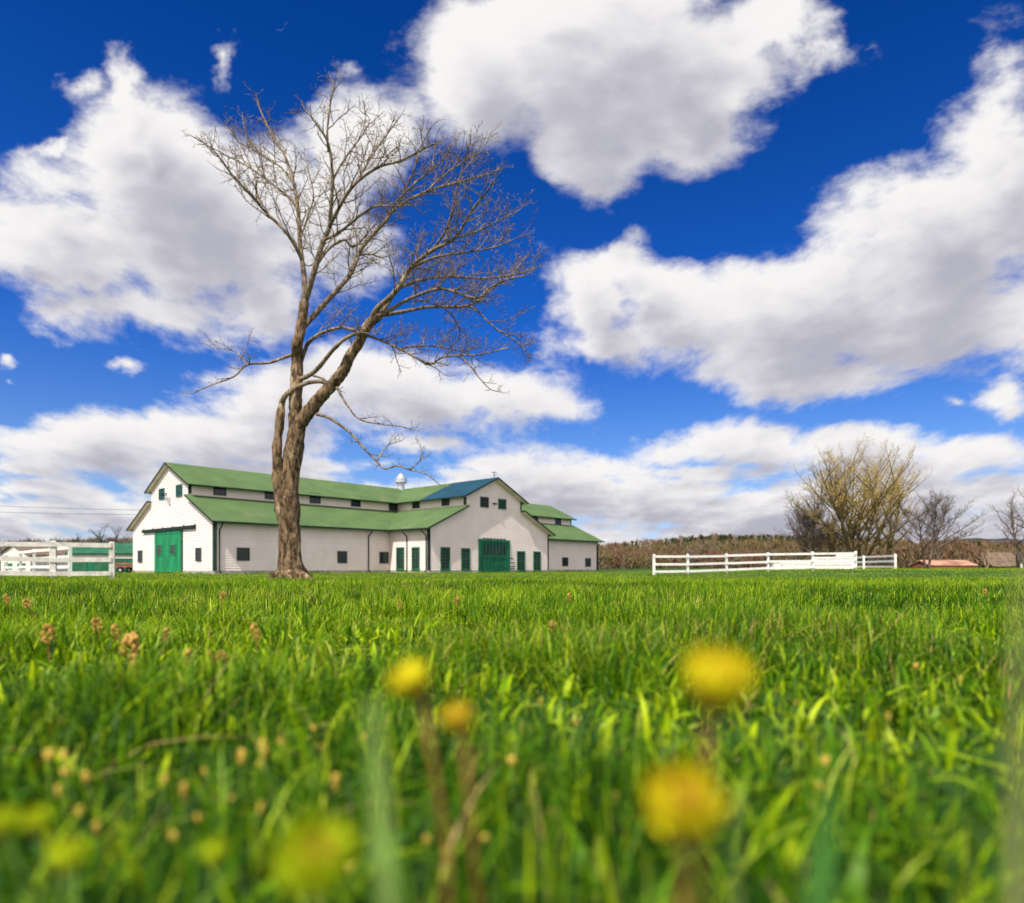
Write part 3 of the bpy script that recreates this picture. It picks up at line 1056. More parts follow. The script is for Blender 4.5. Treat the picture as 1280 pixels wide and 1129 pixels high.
def build_big_tree():
    rg = np.random.default_rng(5)
    bark = bark_mat('flaky_bark', (0.040, 0.026, 0.015), (0.235, 0.160, 0.090), (0.46, 0.345, 0.21), 1.0, .56, 1.0)
    twig = bark_mat('twig_bark', (0.085, 0.064, 0.042), (0.26, 0.20, 0.13), (0.38, 0.31, 0.20), 1.6, 0.55, .4)

    def pt(px, py, dep):
        Y = TREE_Y + dep
        return np.array([(px - HX) / F_PX * Y, Y, CAM_Z + (HY - py) / F_PX * Y])

    root = at(363, TREE_Y)
    org = np.array([root.x, root.y, root.z])
    tree = thing('bare_tree', 'tall bare tree with flaky trunk forking into two leaning limbs before the barn', 'tree', root)
    PX = TREE_Y / F_PX

    def limb(tr, w0, w1, d0, d1):
        """traced pixels, width in px at both ends, depth offset in m at both ends"""
        k = len(tr)
        pts, rad = [], []
        for i, (px, py) in enumerate(tr):
            t = i / (k - 1)
            dep = d0 + (d1 - d0) * t ** 0.9 + (rg.normal(0, .10) if 0 < i else 0)
            pts.append(pt(px, py, dep))
            rad.append((w0 + (w1 - w0) * t ** 0.8) / 2 * PX)
        return smooth_path(pts, rad, 4)

    # trunk with a buttressed, lumpy foot
    tk = Tubes()
    tr = [(363.5, 724), (363.5, 712), (362.5, 700), (362, 680), (361.5, 653), (360.8, 630), (361, 610), (363.5, 585), (367, 560), (370.5, 540)]
    wd = [34, 30, 27, 25.5, 25, 25.5, 25, 22.5, 20.5, 20]
    p, r = smooth_path([pt(a, b, 0) for a, b in tr], [x / 2 * PX for x in wd], 14)
    N = 72
    ang = np.arange(N) * 2 * np.pi / N
    z = p[:, 2]
    lump = 1 + 0.05 * np.sin(3 * ang[None, :] + z[:, None] * 1.1) + 0.035 * np.sin(7 * ang[None, :] + 2.2 * z[:, None]) + 0.022 * np.sin(11 * ang[None, :] - 5 * z[:, None])
    lump += 0.012 * rg.normal(0, 1, lump.shape)
    foot_ = np.clip((0.62 - z) / 0.62, 0, 1)[:, None] ** 2.0
    lump += foot_ * (0.10 + 0.42 * np.maximum(0, np.sin(5 * ang + 0.6))[None, :])
    # burls and hollows swelling out of the bark
    for k in range(54):
        a0 = rg.uniform(0, 6.283); z0_ = rg.uniform(.4, 4.4); sz = rg.uniform(.07, .22); am = rg.uniform(-.11, .20)
        da = np.abs(((ang[None, :] - a0 + np.pi) % (2 * np.pi)) - np.pi) * .36
        lump += am * np.exp(-(da / sz) ** 2 - ((z[:, None] - z0_) / (sz * 1.3)) ** 2)
    tk.add(p, r[:, None] * lump, N)
    # second stem that grows against the trunk on its outer side and ends in a stub
    tr2 = [(362, 700), (358, 672), (352.5, 642), (348.5, 612), (346.8, 585), (346.6, 560), (349.2, 535), (351, 515), (353, 500)]
    w2 = [14, 16, 17, 16.5, 14.5, 12.5, 12.5, 11.5, 9.0]
    p2, r2 = smooth_path([pt(a, b, -.18) for a, b in tr2], [x * .84 / 2 * PX for x in w2], 5)
    N2 = 20
    a2 = np.arange(N2) * 2 * np.pi / N2
    r2 = r2 * (1 + .10 * np.sin(p2[:, 2] * 7.0) + .06 * np.sin(p2[:, 2] * 13 + 1))
    l2 = 1 + .08 * np.sin(3 * a2[None, :] + p2[:, 2:3] * 2.1) + .05 * np.sin(5 * a2[None, :] - 3 * p2[:, 2:3]) + .035 * rg.normal(0, 1, (len(p2), N2))
    tk.add(p2, r2[:, None] * l2, N2)
    # surface roots
    for (a, L, r0) in ((-2.55, .85, .13), (-.55, 1.0, .14), (-1.35, .7, .12), (.3, .8, .14), (3.0, .8, .14), (-1.9, .7, .12), (1.7, .7, .13)):
        base = org + np.array([math.cos(a) * .25, math.sin(a) * .25, .24])
        e = []
        for q in np.linspace(0, 1, 7):
            x_, y_ = base[0] + math.cos(a + .35 * q) * L * q, base[1] + math.sin(a + .35 * q) * L * q
            e.append(np.array([x_, y_, gz(x_, y_) + .24 * (1 - q) ** 2.4 - .07 * q + .05 * math.sin(6 * q)]))
        tk.add(np.array(e), np.linspace(r0, .03, 7), 10)

    # limbs (traced outline, each with its own reach towards or away from the viewer)
    cr = Tubes()
    limbs = []

    def add(tr, w0, w1, d0, d1, n=10, start=.15, bushy=1.0, big=False):
        p_, r_ = limb(tr, w0, w1, d0, d1)
        jit = 1 + .05 * rg.normal(0, 1, (len(p_), n))
        (tk if big else cr).add(p_, r_[:, None] * jit, n)
        limbs.append((p_, r_, start, bushy))
        return p_, r_

    # leader and right leaning limb
    add([(369.5, 545), (369.5, 520), (369.6, 500), (370.8, 475), (371.6, 448), (371.5, 430), (376, 411), (380.5, 378)], 18, 11.5, 0, -.1, 16, .75, 0.3, True)
    add([(371, 545), (375, 530), (384, 517), (394, 505), (405, 492), (416, 480), (424, 471), (430.5, 461), (436, 448), (441, 440), (448, 430), (456, 413), (464, 402), (475, 394)], 18, 10.5, 0, -.9, 16, .6, .4, True)
    # upper leaders
    add([(380.7, 378), (380, 344), (375.5, 310), (373, 267), (367, 229), (356, 195), (343, 174), (328, 144), (322, 128)], 7.5, 1.6, -.1, 1.6)
    add([(380.7, 378), (385, 365), (394, 335), (403, 305), (412, 283), (413.5, 262), (415.6, 225), (411, 182), (397, 157), (381, 136)], 9, 1.6, -.1, -1.4)
    add([(411, 190), (409, 165), (413.5, 126), (418, 108), (414, 99)], 3.2, 1.2, -1.1, -1.5)
    add([(412, 283), (421, 265), (441, 233), (471, 210), (500.6, 201), (530, 186), (541, 180)], 5, 1.4, -.7, -2.6)
    add([(376, 411), (383.7, 404), (407, 378), (437, 344), (452, 310), (475, 284), (496, 259), (534.6, 239), (568.6, 229), (602, 220), (625, 212)], 8.5, 1.5, 0, 2.2)
    add([(452, 310), (470, 290), (486, 272), (492, 256), (520, 228), (548, 205), (560, 190)], 4.2, 1.3, 1.0, .2)
    add([(398, 328), (411, 311), (430, 300), (441, 309), (455, 297), (467, 282), (478, 272)], 4.0, 1.2, -.2, .9)
    add([(405, 300), (425, 290), (450, 270), (470, 258), (490, 258)], 4.0, 1.2, -.5, -1.5)
    add([(416, 225), (430, 200), (452, 170), (462, 150), (452, 140)], 2.6, 1.0, -1.0, -.3)
    add([(441, 233), (455, 212), (468, 190), (486, 165), (500, 146)], 3.0, 1.1, -1.4, -.4)
    add([(496, 259), (508, 235), (520, 205), (528, 180), (540, 158)], 3.2, 1.1, 1.3, .3)
    add([(435, 345), (446, 322), (462, 318), (480, 322), (500, 312)], 2.8, 1.0, 1.0, 2.2)
    # left crown limbs
    add([(378, 325), (360, 293), (330, 263), (313, 242), (288, 216), (267, 188), (245, 173)], 5, 1.3, 0, -1.8)
    add([(373, 262), (360, 246), (339, 229), (309, 208), (284, 195), (262, 183)], 3.8, 1.2, .6, 1.9)
    add([(330, 263), (322, 246), (318, 220), (300, 180), (283, 160)], 2.6, 1.0, -.9, -.2)
    add([(367, 229), (352, 210), (330, 195), (310, 175), (304, 150)], 2.8, 1.0, 1.1, 2.4)
    add([(375, 300), (385, 270), (392, 245), (386, 215), (380, 190)], 2.8, 1.0, .3, 1.6)
    add([(364.6, 443.5), (350, 449), (335, 454), (309, 456), (292, 471), (262.5, 482), (245.5, 490)], 4.6, 1.1, 0, -.9, 8, .4)
    add([(309, 456), (298, 442), (287, 437), (272, 436)], 2.2, .8, -.4, .3)
    # right crown
    add([(464, 402), (471, 386), (496, 363), (513, 335), (539, 314), (569, 297), (590, 263), (607, 242), (618, 225)], 7.5, 1.4, -.8, -2.8)
    add([(513, 335), (543, 322), (577, 316), (615, 310), (650, 296)], 3.8, 1.2, -1.5, -.4)
    add([(475, 394), (496, 363), (510, 356), (526, 350), (560, 346), (603, 348), (641, 343.6), (672, 335)], 5.5, 1.2, -.9, .6)
    add([(475, 394), (492, 385), (513, 373), (552, 361), (594, 373), (612, 360), (632, 350), (655, 345)], 5.2, 1.2, -.9, -2.4)
    add([(475, 394), (492, 392), (535, 384), (586, 382), (615, 361), (640, 342), (660, 318)], 5.5, 1.2, -.9, 1.6)
    add([(586, 382), (600, 392), (611, 403), (630, 418), (648, 428), (662, 446)], 2.8, 1.0, .4, -.4)
    add([(553, 383), (568, 398), (575, 420), (560, 438)], 2.2, .9, 0, .8)
    add([(539, 314), (556, 290), (566, 262), (570, 240), (580, 205), (585, 185)], 3.2, 1.1, -1.8, -3.0)
    add([(569, 297), (595, 290), (625, 275), (650, 262)], 2.6, 1.0, -2.2, -1.5)
    add([(534, 239), (548, 225), (575, 205), (600, 190), (610, 175)], 2.8, 1.0, 1.4, 2.6)
    # long arching limb across the fork
    add([(371, 470), (383, 433), (393, 422), (405, 415), (428, 409.5), (449, 416), (484, 428.6), (518, 446), (537, 456), (556, 446), (598, 443.5), (630, 436)], 5.4, 1.4, .25, -1.6)
    add([(376, 474), (390, 467), (403, 454), (414, 440), (428, 426), (440, 419), (452, 416)], 6.2, 3.6, -.2, -1.0, 10, .9)
    add([(500, 436), (520, 433), (543, 433), (580, 440), (600, 452)], 2.8, 1.0, -.6, .5)
    add([(576, 446), (590, 460), (598, 471), (612, 486), (625, 490)], 2.4, .9, -1.1, -1.9)
    # crooked branch from the stub over to the leaning limb
    add([(353, 503), (356, 496), (366, 487), (383, 479), (397, 477), (408, 479), (417, 484)], 7.5, 4.0, -.2, -.35, 10, .9, .5)
    # drooping branches under the fork
    add([(421, 484), (428, 497), (435, 508), (449, 524), (474, 530), (501, 533), (516, 538)], 3.4, 1.0, -.5, -1.5, 8, .3)
    add([(396, 518), (408, 521), (419, 527), (438, 541), (452, 557), (468, 574), (481, 586), (496, 582), (512, 587.5), (531, 592), (545, 602)], 4.4, 1.0, -.3, -2.0, 8, .35)
    add([(471, 577), (478, 565), (486, 556), (499, 552)], 2.0, .8, -1.4, -.9)
    add([(512, 587), (521, 580), (528, 570), (526, 560)], 1.8, .8, -1.8, -1.6)
    add([(392, 470), (402, 473), (412, 480)], 3.0, 2.0, .2, -.3, 8, .9, .3)
    trunk = tk.build('trunk', bark, tree, org)

    prm = {
        2: dict(gap=.27, ang=(26, 60), len=1.75, r=.019, rmin=.007, k=6, wig=.17, trop=.045, n=5),
        1: dict(gap=.17, ang=(28, 66), len=.80, r=.010, rmin=.0048, k=5, wig=.20, trop=.03, n=4),
        0: dict(gap=.115, ang=(25, 62), len=.32, r=.0052, rmin=.0034, k=3, wig=.22, trop=.02, n=3),
    }
    tips = []
    for (p_, r_, st, bushy) in limbs:
        pr = {k: dict(v) for k, v in prm.items()}
        pr[2]['gap'] /= max(bushy, .1)
        if p_[-1][0] > -2.2 and p_[-1][2] > 6.3:          # the sunny side is thick with fine twigs
            pr[2].update(gap=pr[2]['gap'] * .85, len=1.9); pr[1].update(len=.9, gap=.17)
        droop = p_[-1][2] < 6.3
        if droop:
            pr[2].update(len=.95, gap=.42); pr[1].update(len=.5); pr[0].update(len=.22)
        sprout(cr, p_, r_, 2, rg, pr, st, tips)
        q = walk(p_[-1], p_[-1] - p_[-2], .3, 4, .15, .02, rg)
        rr = np.linspace(r_[-1], .004, 5)
        cr.add(q, rr, 4)
        sprout(cr, q, rr, 1, rg, pr, .0, tips)
    crown = cr.build('crown', twig, tree, org)
    # swelling buds on the outer twigs
    bd = Tubes()
    sel = rg.choice(len(tips), min(9000, len(tips)), replace=False)
    for i in sel:
        d = rg.normal(0, 1, 3); d = unit(d + np.array([0, 0, .6]))
        L = rg.uniform(.018, .04)
        bd.add(np.array([tips[i], tips[i] + d * L * .5, tips[i] + d * L]), [.003, .008, .002], 3)
    bud = mat('spring_buds', (0.40, 0.29, 0.12), .7, .2, .3, 2.0)
    b_ = bd.build('buds', bud, crown, org)
    b_['kind'] = 'stuff'
    return len(tips)


build_big_tree()


# ------------------------------------------------------------------ farther bare trees
def far_tree(label, px, Y, py_top, half_w, seed, bark, buds=None, stems=1, group=None, dens=1.0, lean=0.0, spread=1.0):
    rg = np.random.default_rng(seed)
    b = at(px, Y)
    org = np.array([b.x, b.y, b.z])
    H = (HY - py_top) / F_PX * Y + CAM_Z - b.z
    Wd = half_w / F_PX * Y
    t = thing('bare_tree' if buds is None else 'budding_tree', label, 'tree', b, 0, group)
    tk, cr = Tubes(), Tubes()
    tips = []
    rb = H * (.020 if stems < 5 else .0155)
    s = H / 13.0
    rm = .009 * max(Y / 70, .5)
    prm = {2: dict(gap=.44 * s / dens, ang=(25, 60), len=1.9 * s, r=.035 * s, rmin=rm, k=5, wig=.16, trop=.09, n=4),
           1: dict(gap=.34 * s / dens, ang=(25, 60), len=1.15 * s, r=.02 * s, rmin=rm, k=4, wig=.18, trop=.06, n=3),
           0: dict(gap=.27 * s / dens, ang=(25, 60), len=.62 * s, r=.011 * s, rmin=rm, k=3, wig=.2, trop=.04, n=3)}
    for k in range(stems):
        a = 6.28 * k / max(stems, 1) + rg.random()
        off = np.array([math.cos(a), math.sin(a), 0]) * (.0 if stems == 1 else .25 * s * rg.uniform(.5, 1.5))
        hk = H * (rg.uniform(.75, 1.0) if k else 1.0)
        d0 = unit(np.array([math.cos(a) * (.0 if stems == 1 else .25) * spread + lean, math.sin(a) * (.0 if stems == 1 else .25) * spread, 1.0]))
        p = walk(org + off - np.array([0, 0, .15]), d0, hk * .88, 12, .055, .03, rg)
        r = np.linspace(rb * (1.25 if stems == 1 else .8), rb * .16, 13)
        r[0] *= 1.35
        tk.add(p, r, 10)
        # scaffold limbs
        nl = int(rg.integers(9, 13) * dens ** .5)
        for i in range(nl):
            f = .20 + .72 * (i + rg.random()) / nl
            j = min(int(f * 12), 11)
            q0 = p[j] + (p[j + 1] - p[j]) * (f * 12 - j)
            aa = 2.4 * i + rg.normal(0, .4)
            reach = Wd * (1.05 - .75 * abs(f - .42) / .5) * rg.uniform(.75, 1.15)
            el = R(rg.uniform(22, 50) + 22 * f)
            dd = np.array([math.cos(aa) * math.cos(el), math.sin(aa) * math.cos(el), math.sin(el)])
            L = max(reach / max(math.cos(el), .35), .8 * s)
            L = min(L, (H * 1.02 - (q0[2] - org[2])) / max(dd[2], .1))
            for _ in range(12):                     # keep inside a rounded crown
                e_ = q0 + dd * L - org
                hf = e_[2] / H
                lim = Wd * math.sqrt(max(.06, 1 - ((hf - .45) / .60) ** 2))
                if math.hypot(e_[0], e_[1]) <= lim: break
                L *= .88
            if L < .3: continue
            q = walk(q0, dd, L, 7, .10, .03, rg)
            rr = np.linspace(rb * (.5 - .3 * f), rm * 1.3, 8)
            tk.add(q, rr, 6)
            sprout(cr, q, rr, 2, rg, prm, .12, tips)
        sprout(cr, p[7:], r[7:], 2, rg, prm, .1, tips)
    tk.build('trunk', bark, t, org)
    crown = cr.build('crown', bark if buds is None else MATS['tawny_twigs'], t, org)
    if buds is not None:
        hw = np.clip((np.array(tips)[:, 2] - org[2]) / H, .02, 1) ** 2.2
        sel = rg.choice(len(tips), min(buds[1], len(tips)), replace=False, p=hw / hw.sum())
        bd = Tubes()
        for i in sel:
            d = unit(rg.normal(0, 1, 3) + np.array([0, 0, .4]))
            L = rg.uniform(.07, .17) * s
            bd.add(np.array([tips[i], tips[i] + d * L * .5, tips[i] + d * L]), [.006, .020 * s, .005], 3)
        o = bd.build('buds', buds[0], crown, org); o['kind'] = 'stuff'
    return t


BARK_GB = bark_mat('grey_brown_bark', (0.07, 0.053, 0.04), (0.20, 0.155, 0.115), (0.28, 0.23, 0.18), .6, .6)
BARK_OL = bark_mat('olive_bark', (0.055, 0.042, 0.020), (0.16, 0.12, 0.055), (0.26, 0.19, 0.085), .6, .6)
BARK_DK = bark_mat('dark_bark', (0.028, 0.022, 0.020), (0.075, 0.058, 0.05), (0.12, 0.1, 0.085), .6, .6)
MATS['tawny_twigs'] = bark_mat('tawny_twigs', (0.13, 0.090, 0.034), (0.31, 0.215, 0.085), (0.42, 0.30, 0.12), .6, .4)
BUD_Y = mat('yellow_green_buds', (0.50, 0.38, 0.06), .7, .2, .25, .6, col2=(0.36, 0.29, 0.05))
far_tree('broad tree with many stems and yellow budding crown beyond the white fence', 1074, 66, 551, 94, 21, BARK_OL, (BUD_Y, 20000), stems=7, dens=1.0, spread=1.6)
far_tree('shorter grey bare tree standing close beside the yellow budding tree, on its barn side', 1012, 70, 604, 44, 22, BARK_GB, stems=4, dens=1.25, spread=1.1)
far_tree('low brown bushy tree with many thin stems under the yellow budding tree', 1036, 76, 640, 44, 23, BARK_OL, stems=5, dens=.9, spread=1.5)
far_tree('dark trunked bare tree with wide flat crown beside the red shed', 1159, 62, 616, 76, 24, BARK_GB, stems=2, dens=1.4, spread=1.3)
far_tree('upright bare tree with pale trunk between the yellow budding tree and the red shed', 1108, 72, 585, 48, 27, BARK_OL, (BUD_Y, 4000), stems=3, dens=.9)
far_tree('bare tree spreading over the house roof at the edge of the picture', 1284, 75, 598, 42, 25, BARK_GB, stems=3, dens=1.0)
far_tree('thin bare sapling with pale forked trunk between the red shed and the house', 1234, 60, 684, 9, 26, mat('pale_sapling_bark', (0.42, 0.33, 0.22), .8, .2, .2, 4), stems=2, dens=.7)
# bare trees past the low buildings at the far side
far_tree('wide bare tree behind the green shed, largest on that skyline', 136, 150, 653, 26, 31, BARK_DK, stems=2, dens=.8)
far_tree('upright bare tree behind the green shed, next to the widest one', 101, 155, 661, 11, 32, BARK_DK, stems=1, dens=.7)
far_tree('small bare tree behind the gap between the two sheds', 76, 165, 664, 8, 33, BARK_DK, stems=1, dens=.7)
far_tree('small bare tree behind the roof of the white shed', 32, 165, 664, 9, 34, BARK_DK, stems=1, dens=.7)


# ------------------------------------------------------------------ distant woods
def build_woods(name, label, bands, seed):
    rg = np.random.default_rng(seed)
    V, F, TI = [], [], []
    nv = 0
    for (px0, px1, Y0, Y1, cnt, top, hue, tris, sz) in bands:
        for i in range(cnt):
            px = rg.uniform(px0, px1); Y = rg.uniform(Y0, Y1)
            x = (px - HX) / F_PX * Y
            zt_ = (HY - np.interp(px, [q[0] for q in top], [q[1] for q in top]) + rg.normal(0, 1.1)) / F_PX * Y + CAM_Z
            base = gz(x, Y)
            H = max(zt_ - base, 1.5)
            conif = hue == 'ev'
            n = int(tris * 2.0)
            f = rg.random(n) ** (.8 if not conif else .9)
            zz_ = base + H * (f if not conif else .1 + .9 * f)
            wr = (H * .30 * np.sqrt(np.clip(np.sin(np.pi * (.12 + .85 * f)), 0, 1))) if not conif else H * .24 * (1.05 - f)
            wr = np.minimum(wr, 5.0)
            aa = rg.random(n) * 6.283
            rr = wr * rg.random(n) ** .5
            c = np.stack([x + np.cos(aa) * rr, Y + np.sin(aa) * rr, zz_], 1)
            if conif:
                e1 = rg.normal(0, 1, (n, 3)) * sz * .6; e2 = rg.normal(0, 1, (n, 3)) * sz * .6
            else:       # upright slivers: twigs and stems
                d = rg.normal(0, .45, (n, 3)) + np.array([0, 0, 1.0])
                e1 = d * sz * .75 * rg.uniform(1.2, 3.2, (n, 1)); e2 = rg.normal(0, 1, (n, 3)) * sz * .26
            tri = np.stack([c - e1 * .5 - e2 * .5, c - e1 * .5 + e2 * .5, c + e1 * .5], 1)
            V.append(tri.reshape(-1, 3)); F.append(np.arange(n * 3).reshape(-1, 3) + nv); nv += n * 3
            base_t = {'br': .30, 'rd': .15, 'ol': .5, 'gy': .68, 'ev': .92}[hue]
            TI.append(np.repeat(np.clip(base_t + rg.normal(0, .06) + rg.normal(0, .03, n), 0, 1), 3))
            if not conif:
                for s_ in range(2):
                    xo = rg.normal(0, H * .1, 2); wtr = .12 + .008 * H
                    p0 = np.array([x + xo[0], Y + xo[1], base])
                    tri = np.array([p0 + [-wtr, 0, 0], p0 + [wtr, 0, 0], p0 + [rg.normal(0, .6), 0, H * .85]])
                    V.append(tri); F.append(np.arange(3).reshape(1, 3) + nv); nv += 3
                    TI.append(np.full(3, .66 + rg.normal(0, .05)))
    V = np.concatenate(V); F = np.concatenate(F); TI = np.concatenate(TI)
    me = bpy.data.meshes.new(name)
    me.vertices.add(len(V)); me.vertices.foreach_set('co', V.ravel())
    me.loops.add(F.size); me.loops.foreach_set('vertex_index', F.ravel())
    me.polygons.add(len(F)); me.polygons.foreach_set('loop_start', np.arange(len(F)) * 3)
    me.update(calc_edges=True)
    at_ = me.attributes.new('tint', 'FLOAT', 'POINT'); at_.data.foreach_set('value', TI)
    if 'wood_mass' not in MATS:
        m = bpy.data.materials.new('wood_mass'); m.use_nodes = True
        t = NT(m.node_tree)
        a = t.n('ShaderNodeAttribute', attribute_name='tint').outputs['Fac']
        c = t.ramp(a, [(0.0, (0.17, 0.085, 0.055)), (0.18, (0.185, 0.11, 0.07)), (0.34, (0.155, 0.105, 0.055)), (0.5, (0.165, 0.125, 0.05)), (0.66, (0.17, 0.14, 0.115)), (0.80, (0.15, 0.125, 0.10)), (0.86, (0.075, 0.085, 0.032)), (1.0, (0.045, 0.065, 0.024))])
        p = t.n('ShaderNodeBsdfPrincipled'); t.put(p.inputs['Base Color'], c); p.inputs['Roughness'].default_value = .9; p.inputs['Specular IOR Level'].default_value = .1
        o = t.n('ShaderNodeOutputMaterial'); t.t.links.new(p.outputs[0], o.inputs[0])
        MATS['wood_mass'] = m
    me.materials.append(MATS['wood_mass'])
    tag(link(name, me), label, 'woodland', None, 'stuff')


TOP = [(740, 682), (790, 677), (830, 674), (870, 671), (910, 669), (960, 669), (1000, 670), (1060, 672), (1120, 675), (1180, 674), (1230, 677), (1300, 680)]
LOWT = [(740, 686), (800, 687), (860, 688), (930, 690), (1000, 687), (1080, 688), (1160, 684), (1220, 688), (1300, 693)]
build_woods('distant_woodland', 'brown leafless woodland with dark evergreens along its top beyond the field', [
    (735, 1300, 230, 260, 150, TOP, 'br', 150, .75), (840, 1010, 225, 240, 70, [(q[0], q[1] + 1) for q in TOP], 'ev', 170, .75),
    (1010, 1300, 225, 240, 26, [(q[0], q[1] + 3) for q in TOP], 'ev', 150, .7), (750, 850, 220, 230, 10, [(q[0], q[1] + 1) for q in TOP], 'ev', 130, .6),
    (735, 1300, 190, 215, 150, [(q[0], q[1] + 7) for q in TOP], 'ol', 140, .65), (735, 1300, 150, 175, 130, LOWT, 'br', 150, .55),
    (735, 1300, 130, 150, 90, [(q[0], q[1] + 3) for q in LOWT], 'rd', 150, .5), (860, 1300, 125, 135, 45, [(q[0], q[1] + 2) for q in LOWT], 'gy', 150, .45),
    (1095, 1240, 84, 96, 60, [(1095, 690), (1130, 683), (1180, 676), (1215, 682), (1240, 690)], 'br', 110, .34), (970, 1080, 80, 90, 40, [(970, 690), (1000, 676), (1040, 668), (1080, 682)], 'ol', 90, .30),
    (740, 860, 120, 130, 22, [(q[0], q[1] + 5) for q in LOWT], 'ol', 150, .42),
], 41)
build_woods('distant_treeline', 'low dark line of far woods behind the small sheds', [
    (-60, 165, 330, 370, 120, [(-60, 677), (30, 676), (100, 674), (165, 673)], 'gy', 120, .9)], 42)


def build_hill():
    k = 60
    mb = MB()
    rows = []
    for j, (f, yy) in enumerate(((0, 900), (.55, 1050), (1.0, 1250), (.9, 1500), (0, 2000))):
        row = []
        for i in range(k + 1):
            px = 860 + 700 * i / k
            h = np.interp(px, [860, 1000, 1100, 1180, 1215, 1260, 1320, 1400, 1560], [0, 6, 22, 34, 38, 37, 34, 30, 0])
            x = (px - HX) / F_PX * 1250
            row.append((x, yy, -1 + h / F_PX * 1250 * f + 1.2 * math.sin(i * 1.7) * f))
        rows.append(row)
    for j in range(len(rows) - 1):
        for i in range(k):
            mb.face([rows[j][i], rows[j][i + 1], rows[j + 1][i + 1], rows[j + 1][i]])
    m = mat('far_wooded_slope', (0.055, 0.058, 0.062), .95, .05, .3, .03)
    o = mb.build('hill', m, None, True)
    tag(o, kind='structure')


build_hill()


# ------------------------------------------------------------------ fences
def fence_run(name, label, posts, H, pw, rails, rh, m, group=None, cap=False, rail_mat=None, under=0.35):
    """posts: world xy of each post, square posts with rails between neighbours on the near face"""
    c = Vector((sum(p[0] for p in posts) / len(posts), sum(p[1] for p in posts) / len(posts), 0))
    c.z = gz(c.x, c.y)
    f = thing(name, label, 'fence', c, 0, group)
    for i, p in enumerate(posts):
        q = posts[i + 1] if i + 1 < len(posts) else posts[i - 1]
        d = Vector((q[0] - p[0], q[1] - p[1], 0)).normalized()
        n = Vector((d.y, -d.x, 0))
        if n.y > 0: n = -n
        z = gz(*p[:2])
        h = p[2] if len(p) > 2 else H
        k = MB()
        o = Vector((p[0], p[1], z)) - c
        s = pw / 2
        ring = [o - d * s - n * s, o + d * s - n * s, o + d * s + n * s, o - d * s + n * s]
        b = .012
        ring2 = [o + (r_ - o) * (1 - 2 * b / s) for r_ in ring]
        k.hexa([r_ + UP * -under for r_ in ring] + [r_ + UP * (h - .02) for r_ in ring])
        k.hexa([r_ + UP * (h - .019) for r_ in ring] + [r_ + UP * (h + .012) for r_ in ring2])
        k.build('post', m, f)
    for i in range(len(posts) - 1):
        p, q = posts[i], posts[i + 1]
        d = Vector((q[0] - p[0], q[1] - p[1], 0)); L = d.length; d.normalize()
        n = Vector((d.y, -d.x, 0))
        if n.y > 0: n = -n
        z0, z1 = gz(*p[:2]), gz(*q[:2])
        for zr in rails:
            k = MB()
            a = Vector((p[0], p[1], z0)) - c + n * (pw / 2 + .002) + d * (.004 if i == 0 else .003)
            b_ = Vector((q[0], q[1], z1)) - c + n * (pw / 2 + .002) - d * .003
            jz0, jz1 = random.uniform(-.025, .025), random.uniform(-.025, .025)
            k.hexa([a + UP * (zr - rh / 2 + jz0), b_ + UP * (zr - rh / 2 + jz1), b_ + n * .04 + UP * (zr - rh / 2 + jz1), a + n * .04 + UP * (zr - rh / 2 + jz0),
                    a + UP * (zr + rh / 2 + jz0), b_ + UP * (zr + rh / 2 + jz1), b_ + n * .04 + UP * (zr + rh / 2 + jz1), a + n * .04 + UP * (zr + rh / 2 + jz0)])
            k.build('rail', rail_mat or m, f)
    return f


def pxy(px, Y):
    return ((px - HX) / F_PX * Y, Y)


fence_run('board_fence', 'white three rail paddock fence crossing the field beyond the barn, the longest run',
          [pxy(817.5, 42.0), pxy(859.6, 43.2), pxy(908, 45.0), pxy(960, 46.4), pxy(1015.7, 47.4), pxy(1069.5, 48.5)], 1.34, .13, (.24, .70, 1.20), .15, WHITE_P)
fence_run('board_fence', 'short white three rail fence meeting the end of the long paddock fence',
          [pxy(1066, 66), pxy(1079.5, 63.5), pxy(1119, 56)], 1.30, .16, (.22, .70, 1.17), .17, WHITE_P)
fence_run('board_fence', 'weathered greyish three rail fence with stout posts beside the barn end',
          [pxy(-75, 25.2), pxy(-4, 25.8), pxy(66.8, 26.5), pxy(140, 27.3)], 1.52, .20, (.22, .78, 1.37), .18, GREY_P)
fence_run('board_fence', 'bright white fence running back towards the sheds behind the weathered fence',
          [pxy(87.6, 34.4), pxy(64, 37.5), pxy(43, 41), pxy(26, 46), pxy(8, 52)], 1.64, .15, (.52, 1.05, 1.53), .17, WHITE_P)


